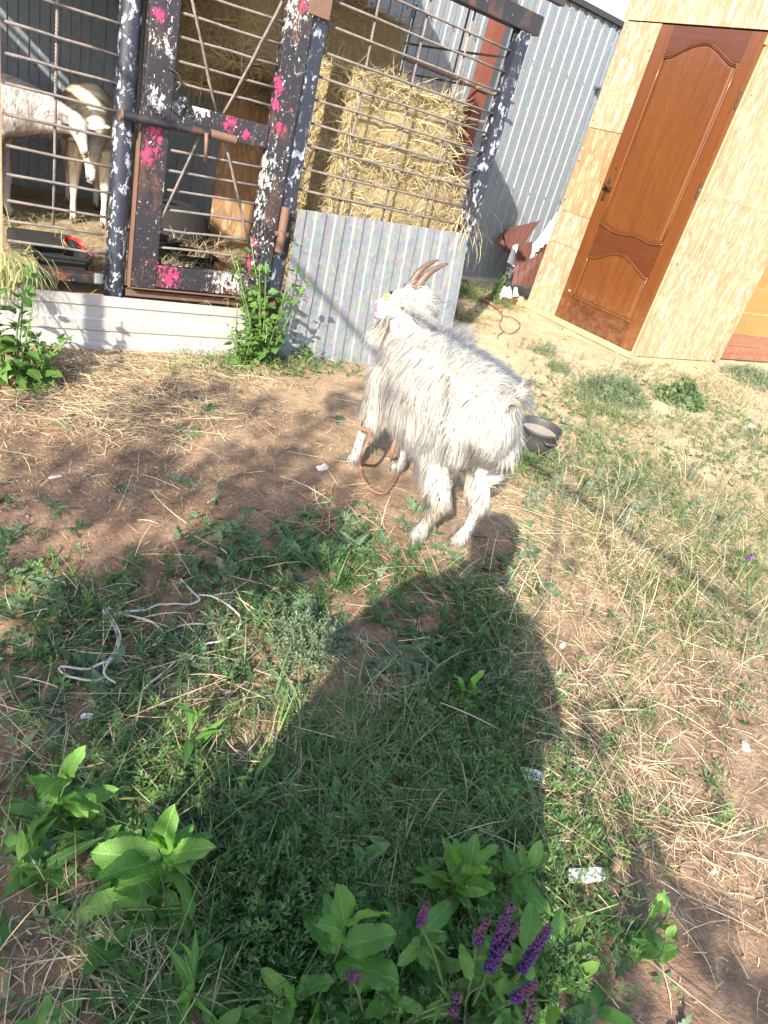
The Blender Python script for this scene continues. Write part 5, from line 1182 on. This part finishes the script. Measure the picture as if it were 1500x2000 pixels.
def spots(n_cand, blobs, base=0.0, clump=None, far_boost=0.0, box=(-.4, 6.8, -.35, 4.9), marg=90, seed=3, bare=1.0):
    x = rng.uniform(box[0], box[1], n_cand); y = rng.uniform(box[2], box[3], n_cand); zz_ = zg(x, y); P = np.stack([x, y, zz_], -1)
    px, py, c = proj(P); ok = (c > .2) & (px > -marg) & (px < 1500+marg) & (py < 2000+marg*2) & ~((y > 3.05) & (x < 2.86)) & ~((x > 4.82) & (y > 3.1))
    P, px, py, c = P[ok], px[ok], py[ok], c[ok]; d = field(px, py, blobs, base); d = d*(1-bare*field(px, py, BARE))
    if clump: d = d*np.clip(.5+clump[1]*fbm(P[:, :2]*clump[0], 3, seed), 0, 1.4)
    d = d*np.clip(1.5/c, .45, 1.0)**far_boost if far_boost else d
    return P[rng.random(len(P)) < d]
GREEN = [(640, 1700, 460, 360, .9), (300, 1520, 330, 150, .55), (860, 1450, 190, 230, .7), (250, 1900, 330, 160, .4), (650, 1170, 190, 120, .45), (480, 1320, 260, 120, .32), (240, 1190, 200, 80, .3), (930, 1250, 110, 150, .5), (50, 1260, 110, 300, .3), (430, 1000, 130, 50, .2), (960, 1950, 200, 140, .8), (1130, 1920, 150, 120, .35), (1060, 1800, 90, 120, .4)]
GRASSY = [(640, 1600, 420, 260, .9), (420, 1420, 260, 110, .45), (850, 1560, 180, 200, .6), (60, 1500, 120, 260, .5), (220, 1950, 260, 90, .7), (1180, 930, 330, 110, .3), (1380, 1080, 160, 120, .55), (1420, 1220, 140, 130, .4), (560, 715, 190, 22, .9), (900, 1620, 130, 120, .5), (1060, 1650, 80, 220, .5), (1300, 1150, 260, 200, .22), (935, 565, 75, 50, 1.0), (900, 610, 30, 60, .8), (1000, 900, 60, 40, .6), (1230, 800, 200, 60, .3)]
GREY = [(1200, 765, 110, 55, .95), (1320, 790, 110, 60, .5), (1180, 860, 200, 70, .6), (1380, 900, 180, 90, .5), (1200, 990, 220, 80, .6), (1420, 1000, 120, 90, .55), (1460, 735, 70, 35, 1.0), (1020, 780, 70, 50, .6), (1050, 690, 60, 25, .35), (1130, 700, 60, 20, .3), (600, 1290, 110, 70, .6), (930, 1150, 80, 70, .5), (1330, 1130, 200, 110, .4), (1450, 1280, 90, 130, .35), (1220, 1290, 60, 50, .35), (600, 715, 160, 16, .5), (1340, 1620, 40, 40, .35), (460, 1270, 120, 60, .4), (990, 1050, 60, 60, .5)]
STRAW = [(290, 715, 260, 55, 1.0), (240, 820, 230, 90, .75), (150, 900, 230, 90, .45), (500, 900, 260, 120, .30), (620, 990, 170, 70, .35), (1200, 1130, 300, 150, .85), (1230, 1330, 240, 150, .8), (1230, 1560, 220, 160, 1.0), (1380, 1680, 160, 220, .9), (1380, 1450, 150, 200, .85), (1030, 1000, 90, 110, .8), (200, 1850, 220, 170, .75), (120, 1450, 180, 120, .5), (350, 1270, 280, 150, .6), (700, 1500, 300, 250, .3), (1000, 1120, 90, 90, .5), (1080, 940, 60, 60, .6), (1400, 760, 90, 40, .7), (900, 800, 120, 100, .15)]
NEAR = (-.3, 3.2, -.35, 3.1)
# dry straw
p = spots(520000, STRAW+[(650, 1600, 450, 330, .15)], .045, (1.6, 1.1)); n = len(p); L = rng.gamma(1.9, .033, n).clip(.015, .34)
V, F = strands(p+np.array([0, 0, .004])+rng.uniform(0, .02, (n, 1))*[0, 0, 1], rng.uniform(0, 6.28, n), np.abs(rng.normal(0, .17, n)), L, rng.normal(.28, .25, n), rng.normal(0, .45, n), rng.uniform(.0009, .0021, n), roll=rng.uniform(-.9, .9, n))
o = strand_obj('straw_litter', [(V, F, np.repeat(rng.random(n), 10))], 'straw'); NS = n
p = spots(600000, STRAW+[(650, 1600, 450, 330, .15)], .09, (2.2, 1.0), bare=.55); n = len(p)       # broken bits
V, F = strands(p+np.array([0, 0, .003]), rng.uniform(0, 6.28, n), np.abs(rng.normal(0, .2, n)), rng.uniform(.006, .03, n), rng.normal(.2, .3, n), rng.normal(0, .4, n), rng.uniform(.001, .0024, n), ts=(0, .5, 1), prof=(.8, 1, .6))
o = strand_obj('straw_chaff', [(V, F, np.repeat(rng.random(n), 6))], 'straw')
# standing dry grass on the sunny side
p = spots(60000, [(1150, 1150, 260, 130, .8), (1350, 1250, 200, 160, .5), (1230, 1480, 130, 160, .35), (1400, 1000, 150, 100, .4), (1120, 1000, 120, 90, .5), (1430, 1400, 100, 200, .5), (1300, 1650, 150, 150, .3), (150, 1900, 160, 110, .2)], 0, (2.4, 1.5)); n = len(p)
V, F = strands(p, rng.uniform(0, 6.28, n), rng.uniform(.5, 1.45, n), rng.uniform(.06, .22, n), rng.uniform(.1, 1.2, n), rng.normal(0, .3, n), rng.uniform(.0011, .0022, n))
strand_obj('dry_grass', [(V, F, np.repeat(rng.random(n), 10))], 'straw')
# long stalks lying over the growth
p = spots(4600, [(640, 1560, 420, 330, .16), (250, 1350, 300, 250, .22), (250, 1850, 260, 170, .22), (1150, 1450, 260, 350, .22), (400, 1000, 350, 150, .12), (1100, 1100, 200, 120, .12)], 0, bare=0, box=NEAR); n = len(p)
V, F = strands(p+rng.uniform(.01, .06, (n, 1))*[0, 0, 1], rng.uniform(0, 6.28, n), rng.normal(.12, .16, n), rng.uniform(.10, .34, n), rng.normal(.45, .4, n), rng.normal(0, .5, n), rng.uniform(.0010, .0020, n), roll=rng.uniform(-.9, .9, n))
strand_obj('long_stalks', [(V, F, np.repeat(rng.random(n), 10))], 'straw')
# green grass in tufts
def grass_at(p, k, Lr, wr, mname, name, e=(.55, 1.4)):
    n = len(p)*k; P = np.repeat(p, k, 0)+rng.normal(0, .012, (n, 3))*[1, 1, 0]
    V, F = strands(P-np.array([0, 0, .004]), rng.uniform(0, 6.28, n), rng.uniform(e[0], e[1], n), rng.uniform(*Lr, n), rng.uniform(.3, 1.9, n), rng.normal(0, .35, n), rng.uniform(*wr, n), ts=(0, .35, .7, 1), prof=(.8, 1, .7, .05))
    return strand_obj(name, [(V, F, np.repeat(np.clip(np.repeat(rng.random(len(p)), k)*.7+rng.random(n)*.45, 0, 1), 8))], mname)
pg = spots(80000, GRASSY, .0, (2.6, 1.4)); grass_at(pg, 6, (.04, .16), (.0016, .0042), 'grass', 'grass_tufts')
# feathery weeds
def feather(nl=6, ln=.012, h=.05, wd=.0034, up=.45):
    V = []; F = []
    def quad(a, b, w_):
        a = np.array(a); b = np.array(b); d = nrm(b-a); s = nrm(np.cross(d, (0.1, .2, 1)))*w_; i = len(V); mdl = (a+b)/2+np.array([0, 0, .001])
        V.extend([a, mdl+s/2, b, mdl-s/2]); F.append((i, i+1, i+2, i+3))
    quad((0, 0, 0), (.004, .002, h), .0022)
    for k in range(nl):
        t = (k+.6)/nl; c = np.array([.004*t, .002*t, h*t])
        for sgn in (-1, 1):
            a = k*1.25+(0 if sgn > 0 else math.pi); q = ln*(1.1-.45*t); d = np.array([math.cos(a), math.sin(a), up+.35*t]); quad(c, c+d*q, wd)
            quad(c+d*q*.5, c+d*q*.7+np.array([-math.sin(a), math.cos(a), .3])*q*.55, wd*.7)
    return np.array(V), np.array(F)
def put(name, p, tmpl, m, sr=(.5, 1.4), tilt=.55, rn=None):
    n = len(p); T = tmpl; V = []; parts = []
    idx = rng.integers(0, len(T), n)
    for q in range(len(T)):
        s = p[idx == q]; k = len(s); A = rotz(rng.uniform(0, 6.28, k))@rotx(rng.normal(0, tilt, k))@roty(rng.normal(0, tilt, k))*rng.uniform(sr[0], sr[1], k)[:, None, None]
        r = np.clip(.5+.55*fbm(s[:, :2]*3.3, 2, 21)+rng.normal(0, .18, k), 0, 1); parts.append(scatter(T[q][0], T[q][1], A, s-np.array([0, 0, .003]), r))
    return strand_obj(name, parts, m)
FT = [feather(6, .015, .05), feather(8, .012, .065, .003), feather(5, .020, .04, .0045, .3)]
p = spots(150000, GREEN, .0, (2.1, 1.3), seed=12, box=NEAR); put('feathery_weeds', p, FT, 'feather', (.4, 1.25)); NF = len(p)
def rosette_of(leaf, k, L, el):
    V = []; F = []; n = 0
    for i in range(k):
        mt = rotz(np.array(i*2.4))@rotx(np.array(el*(.6+.4*((i*7) % 5)/4)))*L*(.7+.3*((i*3) % 4)/3); V.append(leaf[0]@mt.T); F.append(leaf[1]+n); n += len(leaf[0])
    return np.concatenate(V), np.concatenate(F)
LA = [leaf_arrays(1, w_, 'lobe', f, d, lobe=.5, nl=4, c=(-1, 0, 1)) for w_, f, d in ((.5, .2, .8), (.42, .3, 1.0))]
SA = [leaf_arrays(1, w_, 'ovate', f, d, nl=6, wav=.04, c=(-1, 0, 1)) for w_, f, d in ((.46, .3, .7), (.38, .2, 1.0))]
LOB = [(650, 1150, 230, 130, .7), (500, 1080, 150, 100, .45), (300, 1120, 150, 50, .2), (250, 1280, 260, 140, .4), (120, 1220, 150, 200, .3), (600, 1330, 260, 120, .8), (800, 1300, 150, 140, .5), (1000, 1120, 60, 80, .4), (300, 1480, 260, 120, .4), (1070, 880, 60, 50, .5)]
p = spots(24000, LOB, .01, (2.5, 1.4), seed=31, box=NEAR); put('lobed_weeds', p, [rosette_of(LA[0], 6, .05, .6), rosette_of(LA[1], 5, .06, .4), rosette_of(LA[0], 4, .04, .9)], 'leaf_blue', (.6, 1.35), .3); NL = len(p)
p = spots(42000, [(760, 1800, 330, 190, 1.0), (930, 1650, 120, 130, .6), (560, 1950, 250, 100, .6), (350, 1850, 160, 130, .4), (1000, 1900, 150, 140, .6), (120, 1650, 120, 140, .35)], .0, (2.6, 1.5), seed=37, box=NEAR)
put('broad_leaf_cover', p, [rosette_of(SA[0], 5, .05, .7), rosette_of(SA[1], 4, .065, .5)], 'leaf_cover', (.5, 1.3), .3); NS2 = len(p)
FG = [feather(6, .013, .05, .0036, .5), feather(7, .010, .06, .003, .7), feather(5, .016, .035, .0042, .35)]
p = spots(80000, GREY, .02, (2.0, 1.3), seed=8); put('grey_weeds', p, FG, 'grey_weed', (.5, 1.3)); NG = len(p)
def rosette(k, L, W, up):
    V = []; F = []
    for i in range(k):
        a = i*2.4; ca, sa = math.cos(a), math.sin(a); l = L*(.7+.3*((i*37) % 10)/10); b = len(V)
        for (u, v_, z) in ((0, 0, 0), (.45*l, W/2, up*l*.5), (l, 0, up*l*.55), (.45*l, -W/2, up*l*.5)): V.append((u*ca-v_*sa, u*sa+v_*ca, z))
        V.append((.5*l*ca, .5*l*sa, up*l*.40)); F += [(b, b+1, b+4), (b+1, b+2, b+4), (b+2, b+3, b+4), (b+3, b, b+4)]
    return np.array(V), np.array(F)
RS = [rosette(6, .028, .011, .5), rosette(8, .022, .012, .8), rosette(5, .038, .012, .35), rosette(7, .030, .007, .6)]
p = spots(60000, GREEN+[(560, 712, 190, 20, .9), (1000, 770, 60, 50, .5), (1250, 850, 250, 90, .35), (100, 800, 80, 50, .5)], .012, (2.4, 1.4), seed=15)
put('small_weeds', p, RS, 'leaflet', (.6, 1.5), .4)
# bushy grey mounds: bindweed and wormwood close to the shed
def mound(label, px, py, rad, h, n, m='grey_weed', t=None, nm='wormwood_bush', cat='weed'):
    g = G(px, py); a = rng.uniform(0, 6.28, n); r = rad*np.sqrt(rng.random(n)); P = np.stack([g[0]+r*np.cos(a), g[1]+r*np.sin(a), np.zeros(n)], -1)
    P[:, 2] = zg(P[:, 0], P[:, 1])+h*(1-(r/rad)**2)*rng.uniform(.1, 1, n)
    o = put(nm, P, t or FG, m, (.6, 1.3), .8); tag(o, label, cat)
mound('leafy weed bush standing on the sand before the pale chipboard wall', 1325, 785, .17, .17, 620, 'leaflet', RS, 'weed_bush')
mound('grey green weed mound on the sand left of the leafy bush by the shed', 1200, 775, .20, .13, 900)
mound('pale green weed bank at the right edge under the brown boards', 1465, 745, .26, .12, 1100)
mound('flat grey weed patch on the sand before the shed door', 1060, 692, .10, .09, 110)
mound('small sparse weed on the sand below the shed threshold', 1090, 722, .08, .05, 110)
mound('grey green feathery clump inside the big shadow right of the sage rosette', 965, 1340, .06, .06, 130)
mound('bluish feathery clump in the lit patch below the lobed weeds', 600, 1265, .09, .07, 280)
mound('feathery bright green mass in the deep shade at the bottom left of centre', 560, 1760, .14, .07, 700, 'feather', FT, 'feathery_bush')
# silvery wormwood spires on the sunny slope
def spire(label, px, py, h, lean):
    g = G(px, py); n = int(rng.uniform(50, 110)); t = rng.random(n)**.8; d = nrm(np.array([lean[0], lean[1], 1.0])); P = g+d*(t*h)[:, None]+np.array([.03, -.01, 0])*(t**2)[:, None]+rng.normal(0, .005, (n, 3))*(1.2-t)[:, None]
    root = empty('wormwood_spire', label, 'weed', tuple(g), 0, 'silvery wormwood spires in the dry grass')
    o = put('foliage', P-g, [feather(4, .011, .018, .003, .8)], 'silver', (.5, 1.1), .6, None); o.parent = root
    mb = MB(); mb.tube([(0, 0, -.01), tuple(d*h*.5), tuple(d*h)], [.002, .0016, .0008], 5); mb.build('stem', M['stem'], root)
for i, (px, py, h, ln) in enumerate(((1020, 1000, .12, (.0, 0)), (1050, 990, .14, (.1, -.05)), (1120, 985, .16, (.25, -.05)), (1180, 975, .14, (.22, -.1)), (1205, 1030, .14, (.3, -.1)), (1345, 940, .14, (.2, -.1)), (1390, 1060, .16, (.25, -.1)))):
    spire(('pale silver spire just right of the goat hind legs', 'silver spire second right of the goat hind legs', 'leaning silver spire below the black pot', 'grey silver spire over the dark grass patch right of the pot', 'silver spire bending over the middle of the dry grass', 'white silver spire high on the slope near the right weeds', 'silver spire leaning left of the violet flower')[i], px, py, h, ln)
# clods and pebbles
bm = bmesh.new(); bmesh.ops.create_icosphere(bm, subdivisions=1, radius=1); Vi = np.array([v.co[:] for v in bm.verts]); bm.verts.index_update(); Fi = np.array([[v.index for v in f.verts] for f in bm.faces]); bm.free()
p = spots(60000, [(1350, 1780, 190, 220, .9), (200, 1050, 260, 120, .35), (550, 850, 260, 130, .25), (150, 1880, 160, 130, .5), (1300, 1400, 250, 250, .2), (1150, 700, 300, 80, .10)], .03); n = len(p)
A = rotz(rng.uniform(0, 6.28, n))@rotx(rng.uniform(0, 3, n))*rng.gamma(1.5, .0014, n).clip(.0006, .0048)[:, None, None]; A = A*rng.uniform(.35, 1.3, (n, 1, 3))
V, F, r = scatter(Vi*(1+.2*fbm(Vi*2, 2, 1)[:, None]), Fi, A, p+np.array([0, 0, .001]), rng.random(n)); o = obj('soil_clods', V, F, M['clod'], attr=r); o['kind'] = 'stuff'
print('straw', NS, 'feather', NF, 'grey', NG, 'lobed', NL, 'cover', NS2, 'grass', len(pg), 'tris', sum(sum(len(q.vertices)-2 for q in m_.polygons) for m_ in bpy.data.meshes if len(m_.polygons) < 1) + sum(len(m_.loops)-2*len(m_.polygons) for m_ in bpy.data.meshes), 'objects', len(bpy.data.objects))
